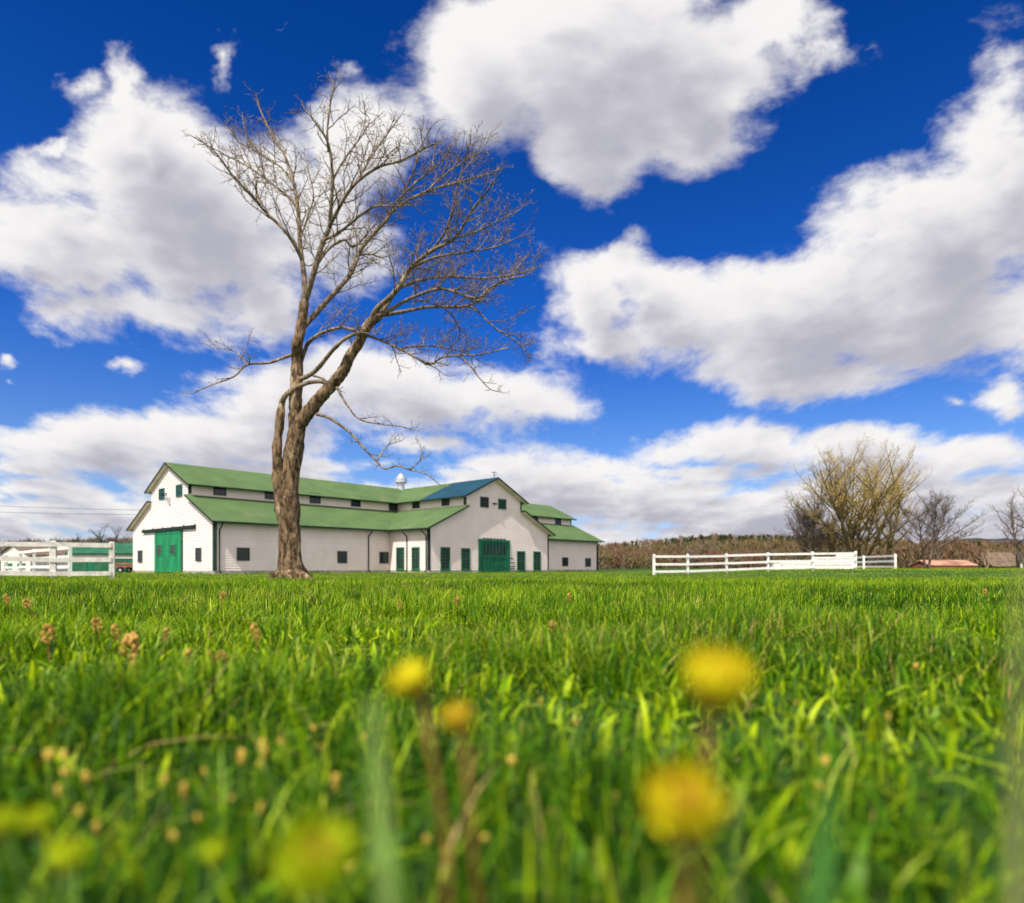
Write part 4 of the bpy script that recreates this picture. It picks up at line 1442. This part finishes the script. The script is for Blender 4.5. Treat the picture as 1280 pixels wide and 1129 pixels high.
def picket_fence():
    x0, x1 = pxy(976, 58), pxy(1016, 58)
    c = Vector(((x0[0] + x1[0]) / 2, 58, 0)); c.z = gz(c.x, c.y)
    f = thing('picket_fence', 'low white picket fence seen through the rails of the long paddock fence', 'fence', c)
    n = 22
    for i in range(n + 1):
        x = x0[0] + (x1[0] - x0[0]) * i / n - c.x
        k = MB(); k.hexa([(x - .045, -.02, -.2), (x + .045, -.02, -.2), (x + .045, 0, -.2), (x - .045, 0, -.2), (x - .045, -.02, .74), (x + .045, -.02, .74), (x + .045, 0, .74), (x - .045, 0, .74)])
        k.face([(x - .045, -.02, .741), (x + .045, -.02, .741), (x, -.01, .82)])
        k.build('picket', WHITE_P, f)
    for z in (.2, .55):
        k = MB(); k.box(x0[0] - c.x, x1[0] - c.x, .003, .04, z, z + .09); k.build('rail', WHITE_P, f)
    k = MB(); k.box(-.75 + x0[0] - c.x, -.12 + x0[0] - c.x, -.3, .3, -.1, .52); k.box(-.80 + x0[0] - c.x, -.07 + x0[0] - c.x, -.34, .34, .523, .58)
    b = k.build('mounting_block', WHITE_P)
    b.location = c
    tag(b, 'small white box standing at the end of the low picket fence', 'box')


picket_fence()


def panel_fence():
    a, b = pxy(1016.5, 55), pxy(1069, 53.5)
    c = Vector((a[0], a[1], 0)); c.z = gz(c.x, c.y)
    d = Vector((b[0] - a[0], b[1] - a[1], 0)); L = d.length; d.normalize()
    f = thing('panel_fence', 'solid white board panel fence behind the end of the long paddock fence', 'fence', c)
    n = Vector((d.y, -d.x, 0))
    for i in range(7):
        k = MB()
        z0 = .05 + i * .17
        s0 = 0 if i < 6 else L * .55
        q = [d * s0, d * L, d * L + n * .03, d * s0 + n * .03]
        k.hexa([p + UP * z0 for p in q] + [p + UP * (z0 + .135) for p in q]); k.build('board', GREY_P if i in (1, 4) else WHITE_P, f)
    for i in range(4):
        k = MB(); o = d * (L * i / 3) - n * .07
        k.box(o.x - .06, o.x + .06, o.y - .06, o.y + .06, -.3, 1.22 if i > 1 else 1.05); k.build('post', WHITE_P, f)


panel_fence()


# ------------------------------------------------------------------ sheds and house
def gable_building(name, label, cat, loc, rot, L, Wd, hw, hr, wallm, roofm, ov=.3, extras=None):
    """ridge along local x"""
    t = thing(name, label, cat, loc, rot)
    k = MB()
    k.box(0, L, 0, .12, -.4, hw); k.box(0, L, Wd - .12, Wd, -.4, hw)
    for x0, x1 in ((0, .12), (L - .12, L)):
        k.hexa([(x0, .121, -.4), (x1, .121, -.4), (x1, Wd - .121, -.4), (x0, Wd - .121, -.4), (x0, .121, hw), (x1, .121, hw), (x1, Wd - .121, hw), (x0, Wd - .121, hw)])
        k.face([(x0, .0, hw + .001), (x0, Wd / 2, hr - .02), (x0, Wd, hw + .001)]); k.face([(x1, 0, hw + .001), (x1, Wd, hw + .001), (x1, Wd / 2, hr - .02)])
    k.build('wall', wallm, t)
    sl = (hr - hw) / (Wd / 2)
    for sg in (0, 1):
        k = MB()
        y0 = -ov if sg == 0 else Wd + ov
        e0, e1 = Vector((-ov, y0, hw - sl * ov + .08)), Vector((L + ov, y0, hw - sl * ov + .08))
        r0, r1 = Vector((-ov, Wd / 2, hr + .08)), Vector((L + ov, Wd / 2, hr + .08))
        poly = [e0, e1, r1, r0] if sg == 0 else [e1, e0, r0, r1]
        nn = Vector((0, -sl, 1)) if sg == 0 else Vector((0, sl, 1))
        k.slab(poly, nn, .1)
        k.build('roof', roofm, t)
    return t


ROOF_BR = mat('brown_shingles', (0.17, 0.12, 0.085), .85, .2, .2, 2.0)
WALL_W = mat('pale_shed_boards', (0.66, 0.63, 0.58), .7, .2, .08, 1.0, stretch=(6, 6, .3))
WALL_G = mat('green_shed_boards', (0.010, 0.14, 0.07), .55, .3, .15, 1.0, stretch=(8, 8, .2))
ROOF_SG = mat('green_shed_roof', (0.02, 0.115, 0.055), .6, .3, .15, 1.0)
RED_B = mat('red_brown_boards', (0.30, 0.115, 0.075), .8, .2, .18, 1.2, stretch=(1, 1, 5))
TAN_R = mat('faded_red_roof', (0.44, 0.24, 0.16), .75, .2, .22, .8, stretch=(.5, 2, 2))

# green shed
zs = gz(-42, 75)
gs = gable_building('shed', 'long low green shed with green roof behind the weathered fence', 'shed', (at(86, 74).x, 74, zs), R(3), 11.0, 6.0, 2.15, 3.35, WALL_G, ROOF_SG)
k = MB(); k.box(.0, 11, -.05, -.003, 1.55, 2.05); k.build('fascia_band', WALL_W, gs)
k = MB()
for i in range(4): k.box(.6 + i * 2.2, 2.0 + i * 2.2, -.04, -.004, .15, 1.4)
k.build('door_panel', ROOF_SG, gs)
# white shed with brown roof
ws = gable_building('shed', 'white gabled shed with brown roof near the edge of the picture', 'shed', (at(38, 88).x, 88, gz(-60, 88)), R(62), 10, 8.5, 2.2, 3.7, WALL_W, ROOF_BR)
for i in (0, 1):
    k = MB(); y0 = 1.2 + i * 3.4
    k.box(-.06, -.004, y0, y0 + 2.0, .3, 1.1); k.build('shutter', WALL_G, ws)

# red wagon standing by the green shed
wg = thing('hay_wagon', 'red brown flat wagon parked in front of the green shed', 'wagon', (at(141.5, 62).x, 62, gz(-38, 62)))
k = MB(); k.box(0, 3.4, 0, 1.7, .55, .68)
for i in range(7): k.box(.05 + i * .54, .12 + i * .54, -.03, -.003, .5, .95)
k.box(0, 3.4, -.065, -.033, .78, .95)
k.build('bed', RED_B, wg)
for x_ in (.6, 2.8):
    for y_ in (.1, 1.5):
        k = MB(); k.tube([(x_, y_, .28), (x_, y_ + .14, .28)], .30, 16); wl = k.build('wheel', mat('tyre_rubber', (0.02, 0.02, 0.02), .8, .2), wg)
        k = MB(); k.tube([(x_, y_ - .01, .28), (x_, y_ + .15, .28)], .13, 12); k.build('hub', GALV, wl)

# red roofed low shed on the far side
rs = gable_building('shed', 'long low shed with faded red roof beyond the dark trunked tree', 'shed', (at(1163, 78).x, 78, gz(50, 78)), R(0), 5.5, 4, .32, .92, RED_B, TAN_R, .12)
# house
hs = gable_building('house', 'brown roofed house with pale wall at the edge of the field', 'house', (at(1243, 85).x, 85, gz(60, 85)), R(-14), 2.9, 6.5, .3, 1.95, mat('tan_house_boards', (0.36, 0.30, 0.24), .8, .2, .1, 1.0), ROOF_BR, .35)
h2 = gable_building('garage', 'small pale building with dark gable just past the brown roofed house', 'garage', (at(1268, 84).x, 83, gz(62, 84)), R(-35), 6, 4.5, 1.0, 1.9, WALL_W, mat('dark_shingles', (0.05, 0.04, 0.038), .8, .2, .2, 2.0), .3)

# overhead wires
WIRE = mat('cable_sheath', (0.03, 0.03, 0.035), .6, .3)
for lab, (ya, yb) in {'upper overhead cable sagging past the barn gable': (631.0, 637.5), 'lower overhead cable sagging past the barn gable': (639.5, 641.0)}.items():
    k = MB()
    a, b = at(-60, 95, ya - 1), at(330, 120, yb + 1)
    pts = [a + (b - a) * (i / 24) - UP * (1.0 * (1 - (2 * i / 24 - 1) ** 2)) * .35 for i in range(25)]
    k.tube(pts, .028, 5)
    tag(k.build('overhead_cable', WIRE), lab, 'cable')

# ------------------------------------------------------------------ grass
def blade_mat():
    m = bpy.data.materials.new('grass_blades')
    m.use_nodes = True
    t = NT(m.node_tree)
    a = t.n('ShaderNodeAttribute', attribute_name='tint').outputs['Fac']
    c = t.ramp(a, [(0.0, (0.006, 0.032, 0.0006)), (0.28, (0.032, 0.118, 0.0008)), (0.56, (0.118, 0.255, 0.0012)), (0.80, (0.42, 0.54, 0.006)), (0.88, (0.30, 0.36, 0.06)), (0.94, (0.42, 0.31, 0.10)), (1.0, (0.50, 0.34, 0.13))])
    p = t.n('ShaderNodeBsdfPrincipled')
    t.put(p.inputs['Base Color'], c); p.inputs['Roughness'].default_value = .45; p.inputs['Specular IOR Level'].default_value = .16
    tr = t.n('ShaderNodeBsdfTranslucent'); t.put(tr.inputs[0], t.mix(1.0, c, (1.5, 1.5, .3), 'MULTIPLY'))
    ms = t.n('ShaderNodeMixShader'); ms.inputs[0].default_value = .30
    t.t.links.new(p.outputs[0], ms.inputs[1]); t.t.links.new(tr.outputs[0], ms.inputs[2])
    o = t.n('ShaderNodeOutputMaterial'); t.t.links.new(ms.outputs[0], o.inputs[0])
    return m


NZ1, NZ2, NZ3 = grid_noise(64, 1), grid_noise(64, 2), grid_noise(64, 3)


def blades(X, Y, h, wdt, tint, seg, bend):
    """arrays of roots to one curved ribbon mesh; returns verts, quads as loops"""
    n = len(X)
    r = rng
    az = r.random(n) * 6.283
    fc = az + 1.57 + r.normal(0, .5, n)
    lean = np.abs(r.normal(0, 1, n)) * bend
    Z = ground_z(X, Y) - .008
    ld = np.stack([np.cos(az), np.sin(az)], 1)
    wd = np.stack([np.cos(fc), np.sin(fc)], 1)
    Vs = []
    for i in range(seg + 1):
        t = i / seg
        out = h * lean * t ** 1.7
        up = h * t * np.sqrt(np.clip(1 - (lean * t * .55) ** 2, .15, 1))
        ww = wdt * (.75 + .5 * t - 1.25 * t ** 2.2) * .5
        cx = X + ld[:, 0] * out; cy = Y + ld[:, 1] * out; cz = Z + up
        if i < seg:
            Vs.append(np.stack([cx - wd[:, 0] * ww, cy - wd[:, 1] * ww, cz], 1))
            Vs.append(np.stack([cx + wd[:, 0] * ww, cy + wd[:, 1] * ww, cz + ww * .3], 1))
        else:
            Vs.append(np.stack([cx, cy, cz], 1))
    V = np.stack(Vs, 1)                                   # n, 2*seg+1, 3
    k = 2 * seg + 1
    base = (np.arange(n) * k)[:, None]
    quads = np.concatenate([base + np.array([[2 * i, 2 * i + 1, 2 * i + 3, 2 * i + 2]]) for i in range(seg - 1)], 0) if seg > 1 else np.zeros((0, 4), int)
    tris = base + np.array([[2 * seg - 2, 2 * seg - 1, 2 * seg]])
    return V.reshape(-1, 3), quads, tris, np.repeat(tint, k)


def build_grass():
    parts = []
    seedr = rng

    def wedge(n, y0, y1, slope=.86, pad=.35, powr=.5):
        u = seedr.random(n)
        Y = np.sqrt(y0 ** 2 + (y1 ** 2 - y0 ** 2) * u) if powr == .5 else y0 + (y1 - y0) * u ** powr
        X = (seedr.random(n) * 2 - 1) * (slope * Y + pad)
        return X, Y

    def tints(X, Y, n, straw=.02, base=.42):
        t = base + .30 * (NZ1(X * 1.7 + 9, Y * 1.7) - .5) + .40 * (NZ2(X * .45, Y * .45 + 3) - .5) + seedr.normal(0, .28, n)
        t = np.clip(t, 0, .84)
        s = seedr.random(n) < straw * (.4 + 2.4 * sstep(.5, .85, NZ3(X * 1.3, Y * 1.3)))
        t[s] = seedr.uniform(.86, 1.0, s.sum())
        return t

    def hts(X, Y, lo, hi):
        c = .55 * NZ1(X * 2.3, Y * 2.3) + .30 * NZ2(X * 6.5, Y * 6.5) + .15 * NZ3(X * .6, Y * .6)
        return lo + (hi - lo) * sstep(.28, .72, c)

    # fine, thick sward close to the lens
    n = 92000; X, Y = wedge(n, .16, 2.6, .9, .3)
    h = hts(X, Y, .020, .105) * seedr.uniform(.5, 1.15, n)
    cap = np.clip(.055 + .085 * (Y - .16) / .9, .05, .16)  # no blade stands in front of the lens
    h = np.minimum(h, cap * seedr.uniform(.75, 1.1, n))
    parts.append(blades(X, Y, h, seedr.uniform(.0018, .0044, n), tints(X, Y, n, .06, .41), 4, .95))
    n = 120000; X, Y = wedge(n, 2.5, 8.0)
    h = hts(X, Y, .030, .098) * seedr.uniform(.6, 1.15, n)
    parts.append(blades(X, Y, h, seedr.uniform(.003, .0065, n), tints(X, Y, n, .045, .45), 3, .85))
    n = 130000; X, Y = wedge(n, 7.8, 22)
    h = hts(X, Y, .035, .10) * seedr.uniform(.6, 1.1, n)
    parts.append(blades(X, Y, h, seedr.uniform(.006, .011, n), tints(X, Y, n, .03, .50), 2, .6))
    n = 150000; X, Y = wedge(n, 21.5, 75, .9)
    h = hts(X, Y, .04, .09) * seedr.uniform(.6, 1.1, n)
    parts.append(blades(X, Y, h, seedr.uniform(.02, .04, n), tints(X, Y, n, .03, .60), 1, .6))
    # taller tufts
    nt = 420
    tx, ty = wedge(nt, .7, 6.5)
    m_ = 34
    X = np.repeat(tx, m_) + seedr.normal(0, .022, nt * m_); Y = np.repeat(ty, m_) + seedr.normal(0, .022, nt * m_)
    h = seedr.uniform(.06, .135, nt * m_) * np.repeat(seedr.uniform(.75, 1.1, nt), m_)
    h = np.minimum(h, .085 + .07 * np.clip((Y - .9) / 1.2, 0, 1))
    parts.append(blades(X, Y, h, seedr.uniform(.0025, .0048, nt * m_), tints(X, Y, nt * m_, .02, .32), 4, .7))
    # longer growth the mower misses: along the barn foot, round the fence posts and the tree
    wx, wy = [], []
    for (O_, d_, L_, out_) in ((A, D1, T0, -D2), (B, D1, WC, -D2), (A + D1 * T1, D1, LEN - T1, -D2), (A, D2, WID, -D1), (P_IN, -D2, OUT, -D1)):
        k_ = int(L_ * 90); s_ = seedr.random(k_) * L_; g_ = .08 + np.abs(seedr.normal(0, .16, k_))
        wx.append(O_.x + d_.x * s_ + out_.x * g_); wy.append(O_.y + d_.y * s_ + out_.y * g_)
    for o_ in [o for o in bpy.data.objects if o.name.split('.')[0] == 'post']:
        p_ = o_.parent.location + Vector(o_.data.vertices[0].co)
        wx.append(p_.x + seedr.normal(.05, .14, 70)); wy.append(p_.y + seedr.normal(0, .14, 70))
    rt = at(363, TREE_Y)
    a_ = seedr.random(260) * 6.283; q_ = .42 + np.abs(seedr.normal(0, .14, 260))
    wx.append(rt.x + np.cos(a_) * q_); wy.append(rt.y + np.sin(a_) * q_)
    X, Y = np.concatenate(wx), np.concatenate(wy); n = len(X)
    h = seedr.uniform(.08, .30, n) * (.35 + 1.1 * NZ1(X * 1.1, Y * 1.1))
    parts.append(blades(X, Y, h, seedr.uniform(.010, .022, n), tints(X, Y, n, .12, .50), 2, .5))
    # short broad leaves of clover and dock low in the near sward
    n = 5200; X, Y = wedge(n, .22, 2.4, .88, .25)
    h = seedr.uniform(.020, .055, n)
    parts.append(blades(X, Y, h, seedr.uniform(.007, .014, n), np.clip(seedr.normal(.66, .14, n), .1, .86), 3, 1.15))
    off = 0
    Vs, Q, T, TI = [], [], [], []
    for V, q, t, ti in parts:
        Vs.append(V); Q.append(q + off); T.append(t + off); TI.append(ti); off += len(V)
    V = np.concatenate(Vs); Q = np.concatenate(Q); T = np.concatenate(T); TI = np.concatenate(TI)
    me = bpy.data.meshes.new('grass')
    me.vertices.add(len(V)); me.vertices.foreach_set('co', V.ravel().astype(np.float32))
    me.loops.add(Q.size + T.size); me.loops.foreach_set('vertex_index', np.concatenate([Q.ravel(), T.ravel()]).astype(np.int32))
    me.polygons.add(len(Q) + len(T))
    me.polygons.foreach_set('loop_start', np.concatenate([np.arange(len(Q)) * 4, Q.size + np.arange(len(T)) * 3]).astype(np.int32))
    me.polygons.foreach_set('use_smooth', np.full(len(Q) + len(T), True))
    me.update(calc_edges=True)
    a = me.attributes.new('tint', 'FLOAT', 'POINT'); a.data.foreach_set('value', TI.astype(np.float32))
    me.materials.append(blade_mat())
    tag(link('grass', me), 'thick green lawn grass covering the whole field', 'grass', None, 'stuff')


build_grass()

# ------------------------------------------------------------------ flowers close to the lens
PETAL = mat('yellow_petals', (0.76, 0.70, 0.006), .55, .25, .14, 130, col2=(0.52, 0.40, 0.010))
PETAL_O = mat('orange_petals', (0.58, 0.26, 0.06), .6, .25, .16, 60)
PETAL_G = mat('lime_petals', (0.52, 0.68, 0.010), .55, .25, .14, 130, col2=(0.42, 0.46, 0.012))
CALYX = mat('brown_green_calyx', (0.26, 0.13, 0.015), .6, .25, .25, 80)
STEM_R = mat('reddish_stem', (0.30, 0.12, 0.04), .55, .3, .2, 60)
STEM_G = mat('pale_green_stem', (0.16, 0.28, 0.05), .5, .3, .15, 60)


def flower(label, px, py, Y, size, stem_px, petal, core, tilt=(0, 0), seed=1, stem=None):
    rg = np.random.default_rng(seed)
    c = at(px, Y, py)
    bx = (stem_px - HX) / F_PX * Y
    base = Vector((bx, Y + .015, gz(bx, Y)))
    f = thing('yellow_flower', label, 'flower', base)
    axis = Vector((tilt[0], tilt[1], 1)).normalized()
    k = MB()
    lo = c - axis * size * .42
    mid = (base + lo) * .5 + Vector((rg.normal(0, .004), rg.normal(0, .004), .006))
    pts = [base - UP * .01, base * .6 + mid * .4, mid, mid * .4 + lo * .6, lo]
    k.tube([p - base for p in pts], [size * .075, size * .07, size * .065, size * .065, size * .09], 8)
    k.build('stem', stem or STEM_R, f, True)
    q = axis.to_track_quat('Z', 'Y').to_matrix()
    # calyx cup and its narrow sepals
    k = MB()
    k.tube([lo - base + axis * (t * size * .52) for t in (0, .12, .4, .75, 1.0)], [size * r_ for r_ in (.09, .24, .34, .33, .24)], 14)
    for i in range(11):
        a = 6.283 * i / 11
        d = q @ Vector((math.cos(a), math.sin(a), 0)); s = q @ Vector((-math.sin(a), math.cos(a), 0))
        p0 = lo - base + axis * size * .12 + d * size * .2
        p1 = lo - base + axis * size * .30 + d * size * .36; p2 = lo - base + axis * size * (.18 if i % 2 else .5) + d * size * .47
        k.face([p0 - s * size * .05, p0 + s * size * .05, p1 + s * size * .04, p1 - s * size * .04]); k.face([p1 - s * size * .04, p1 + s * size * .04, p2])
    k.build('calyx', CALYX, f)

    def ring(k, n, r0, el, L, wd, curl):
        for i in range(n):
            a = 6.283 * (i + rg.random() * .6) / n
            d = q @ Vector((math.cos(a), math.sin(a), 0)); s = q @ Vector((-math.sin(a), math.cos(a), 0))
            p = c - base - axis * size * .12 + d * r0 * size
            e = el + rg.normal(0, .10)
            prev = None
            for j in range(5):
                t = j / 4
                ww = wd * size * (.7 + .6 * t - .75 * t * t)
                cur = (p - s * ww, p + s * ww)
                if prev: k.face([prev[0], prev[1], cur[1], cur[0]])
                prev = cur
                p = p + (d * math.cos(e) + axis * math.sin(e)) * (L * size / 4)
                e += curl
    k = MB()
    ring(k, 21, .14, .40, 1.0, .085, .42); ring(k, 21, .13, .55, 1.0, .08, .38); ring(k, 19, .12, .80, .95, .07, .30); ring(k, 15, .10, 1.05, .85, .06, .22)
    k.build('petals', petal, f)
    k = MB()
    ring(k, 15, .05, 1.05, .66, .055, .06); ring(k, 10, .0, 1.4, .62, .045, .02)
    k.build('flower_centre', core, f)
    return f


flower('largest yellow flower head of the upright pair, with brown underside, standing above the other', 891, 862, .215, .0172, 880, PETAL, PETAL_O, (.1, -.45), 1)
flower('yellow flower with pinkish orange centre, lowest of the upright pair', 853, 1020, .205, .0190, 870, PETAL, PETAL_O, (-.1, -.6), 2)
flower('small orange tinged yellow flower beside the pale grass stalk', 519, 858, .27, .0135, 548, PETAL, PETAL_O, (-.6, -.2), 3)
flower('small ochre flower head on a long reddish stem', 575, 906, .265, .0115, 622, mat('ochre_petals', (0.62, 0.42, 0.012), .6, .25, .15, 60), PETAL_O, (-.3, -.1), 4)
flower('lime yellow flower cut by the bottom edge of the picture', 392, 1088, .195, .0185, 380, PETAL_G, PETAL_O, (.1, -.6), 5, STEM_G)
flower('small yellow flower low near the bottom corner, furthest from the tall flowers', 4, 1034, .26, .0095, 4, PETAL_G, PETAL, (0, -.3), 6, STEM_G)
flower('small yellow bloom near the bottom corner, topmost of the three there', 46, 1032, .265, .0085, 50, PETAL_G, PETAL, (0, -.3), 7, STEM_G)
flower('yellow bloom near the bottom corner with a golden base', 84, 1078, .25, .0105, 86, PETAL_G, PETAL, (.1, -.2), 8, STEM_G)
flower('lime bud between the corner blooms and the lime yellow flower', 268, 1070, .25, .0075, 268, PETAL_G, PETAL_G, (0, -.2), 9, STEM_G)

# ------------------------------------------------------------------ dry seed heads and little buds in the grass
SEED = mat('dry_seed', (0.48, 0.29, 0.065), .75, .2, .3, 40)
SEED_P = mat('pale_dry_bud', (0.55, 0.40, 0.075), .7, .2, .3, 60, col2=(0.38, 0.24, 0.035))


def ell(k, c, r, n=6, m_=4, el=1.3):
    pts, rad = [], []
    for i in range(m_ + 1):
        t = i / m_ * 2 - 1
        pts.append(c + Vector((0, 0, t * r * el))); rad.append(max(r * math.sqrt(max(1 - t * t, 0)), r * .08))
    k.tube(pts, rad, n)


def seed_head_proto():
    t = thing('dry_seed_head', 'brown dry seed head', 'seed head')
    k = MB(); k.tube([(0, 0, -.07), (.002, 0, -.03), (0, 0, 0)], .0008, 5); k.build('stem', STEM_R, t)
    k = MB(); rg = random.Random(3)
    for i in range(34):
        z = rg.uniform(0, 1); a = rg.uniform(0, 6.28); r = .0095 * math.sin(math.pi * (.15 + .75 * z)) * rg.uniform(.6, 1)
        ell(k, Vector((math.cos(a) * r, math.sin(a) * r, z * .026)), .0024)
    k.build('seeds', SEED, t, True)
    return t


def bud_proto():
    t = thing('dry_bud', 'pale dry bud', 'bud')
    k = MB(); k.tube([(0, 0, -.06), (.001, .001, -.03), (0, 0, 0)], .0007, 5); k.build('stem', STEM_G, t)
    k = MB(); ell(k, Vector((0, 0, .003)), .0034, 8, 6, 1.5)
    for i in range(3):
        a = i * 2.1; ell(k, Vector((math.cos(a) * .0022, math.sin(a) * .0022, .0062)), .0018, 6, 4, 1.2)
    k.build('bud_head', SEED_P, t, True)
    return t


def copy_thing(p, loc, rz, sc, label, group):
    o = p.copy(); COL.objects.link(o)
    o.location = loc; o.rotation_euler = (random.uniform(-.3, .3), random.uniform(-.3, .3), rz); o.scale = (sc * random.uniform(.6, 1.2), sc * random.uniform(.6, 1.2), sc * random.uniform(.7, 1.4))
    o['label'] = label; o['group'] = group
    for c in list(p.children):
        q = c.copy(); COL.objects.link(q); q.parent = o
    return o


SP = seed_head_proto(); BPR = bud_proto()
first = True
GS, GB = 'dry seed heads in the grass', 'pale dry buds in the near grass'
for i, (px, py, Y, s) in enumerate(((60, 803, 1.05, 1.3), (122, 790, 1.15, 1.1), (165, 822, .92, 1.6), (206, 800, 1.1, 1.1), (263, 832, .95, 1.0), (236, 832, .98, 1.0), (278, 836, .93, 1.0), (168, 842, .82, 1.1), (10, 755, 1.7, 1.4), (36, 760, 1.6, 1.2),
                                   (320, 800, 1.1, .9), (570, 756, 1.9, 1.3), (278, 748, 2.0, 1.2), (690, 790, 1.2, .8), (712, 752, 2.0, 1.0), (146, 797, 1.1, .8), (1232, 742, 2.2, 1.0), (500, 760, 1.9, 1.0))):
    Y *= 1.28; s *= 1.05
    loc = at(px, Y, py)
    lab = 'tan dry seed head low in the grass'
    if i == 0:
        SP.location = loc; SP.scale = (s,) * 3; SP['label'] = lab; SP['group'] = GS
    else:
        copy_thing(SP, loc, random.uniform(0, 6), s, lab, GS)
bl = [(61, 949, .46), (80, 948, .46), (83, 968, .44), (75, 995, .42), (108, 975, .44), (205, 978, .45), (230, 996, .42), (247, 1028, .40), (256, 967, .45), (302, 953, .46), (324, 958, .46), (328, 936, .5),
      (330, 946, .47), (100, 1020, .40), (120, 1040, .40), (217, 1050, .38), (402, 938, .5), (418, 985, .44), (392, 912, .55), (350, 930, .5), (606, 1052, .38), (560, 1080, .36), (533, 1053, .38), (325, 1016, .41), (290, 1000, .42),
      (640, 955, .46), (690, 1020, .42), (720, 905, .55), (1110, 900, .55), (1200, 850, .7), (1030, 955, .48), (1025, 985, .46), (996, 880, .6), (1145, 835, .75), (770, 1000, .42), (676, 880, .6), (455, 925, .5), (440, 1090, .36)]
for i, (px, py, Y) in enumerate(bl):
    Y *= 1.14
    loc = at(px, Y, py)
    lab = 'pale tan bud on a thin stalk in the near grass'
    s = random.uniform(.5, 1.0)
    if i == 0:
        BPR.location = loc; BPR.scale = (s,) * 3; BPR['label'] = lab; BPR['group'] = GB
    else:
        copy_thing(BPR, loc, random.uniform(0, 6), s, lab, GB)


# a few grass stalks right in front of the lens, far out of focus
def stalk(label, px, py, Y, base_px, wd, m, bend=0.0):
    top = at(px, Y, py)
    bx = (base_px - HX) / F_PX * Y
    base = Vector((bx, Y, gz(bx, Y) - .005))
    k = MB()
    prev = None
    for i in range(9):
        t = i / 8
        p = base + (top - base) * t + Vector((bend * math.sin(math.pi * t), .006 * math.sin(3 * t), 0))
        ww = wd * (1 - .75 * t ** 2.5) * .5
        cur = (p + Vector((-ww, 0, 0)), p + Vector((0, -ww * .35, 0)), p + Vector((ww, .0, 0)))
        if prev:
            k.face([q - base for q in (prev[0], prev[1], cur[1], cur[0])]); k.face([q - base for q in (prev[1], prev[2], cur[2], cur[1])])
        prev = cur
    o = k.build('grass_stalk', m, None, True)
    o.location = base
    tag(o, label, 'grass stalk')


ST_P = mat('pale_blade', (0.19, 0.30, 0.07), .45, .35, .15, 30)
ST_D = mat('blue_green_blade', (0.055, 0.17, 0.03), .45, .35, .15, 30)
ST_K = mat('tan_blade', (0.22, 0.23, 0.09), .5, .3, .15, 30)
stalk('pale green blurred stalk rising beside the small orange tinged flower', 464, 868, .20, 478, .010, ST_P, .002)
stalk('broad blurred blade below the right of the flower pair', 1040, 985, .19, 1060, .013, ST_D, -.003)
stalk('tan blurred blade reaching the skyline at the edge of the picture', 1282, 700, .16, 1303, .005, ST_K, .001)
stalk('pale blurred blade at the foot of the flower pair', 925, 990, .26, 912, .006, ST_P, .002)
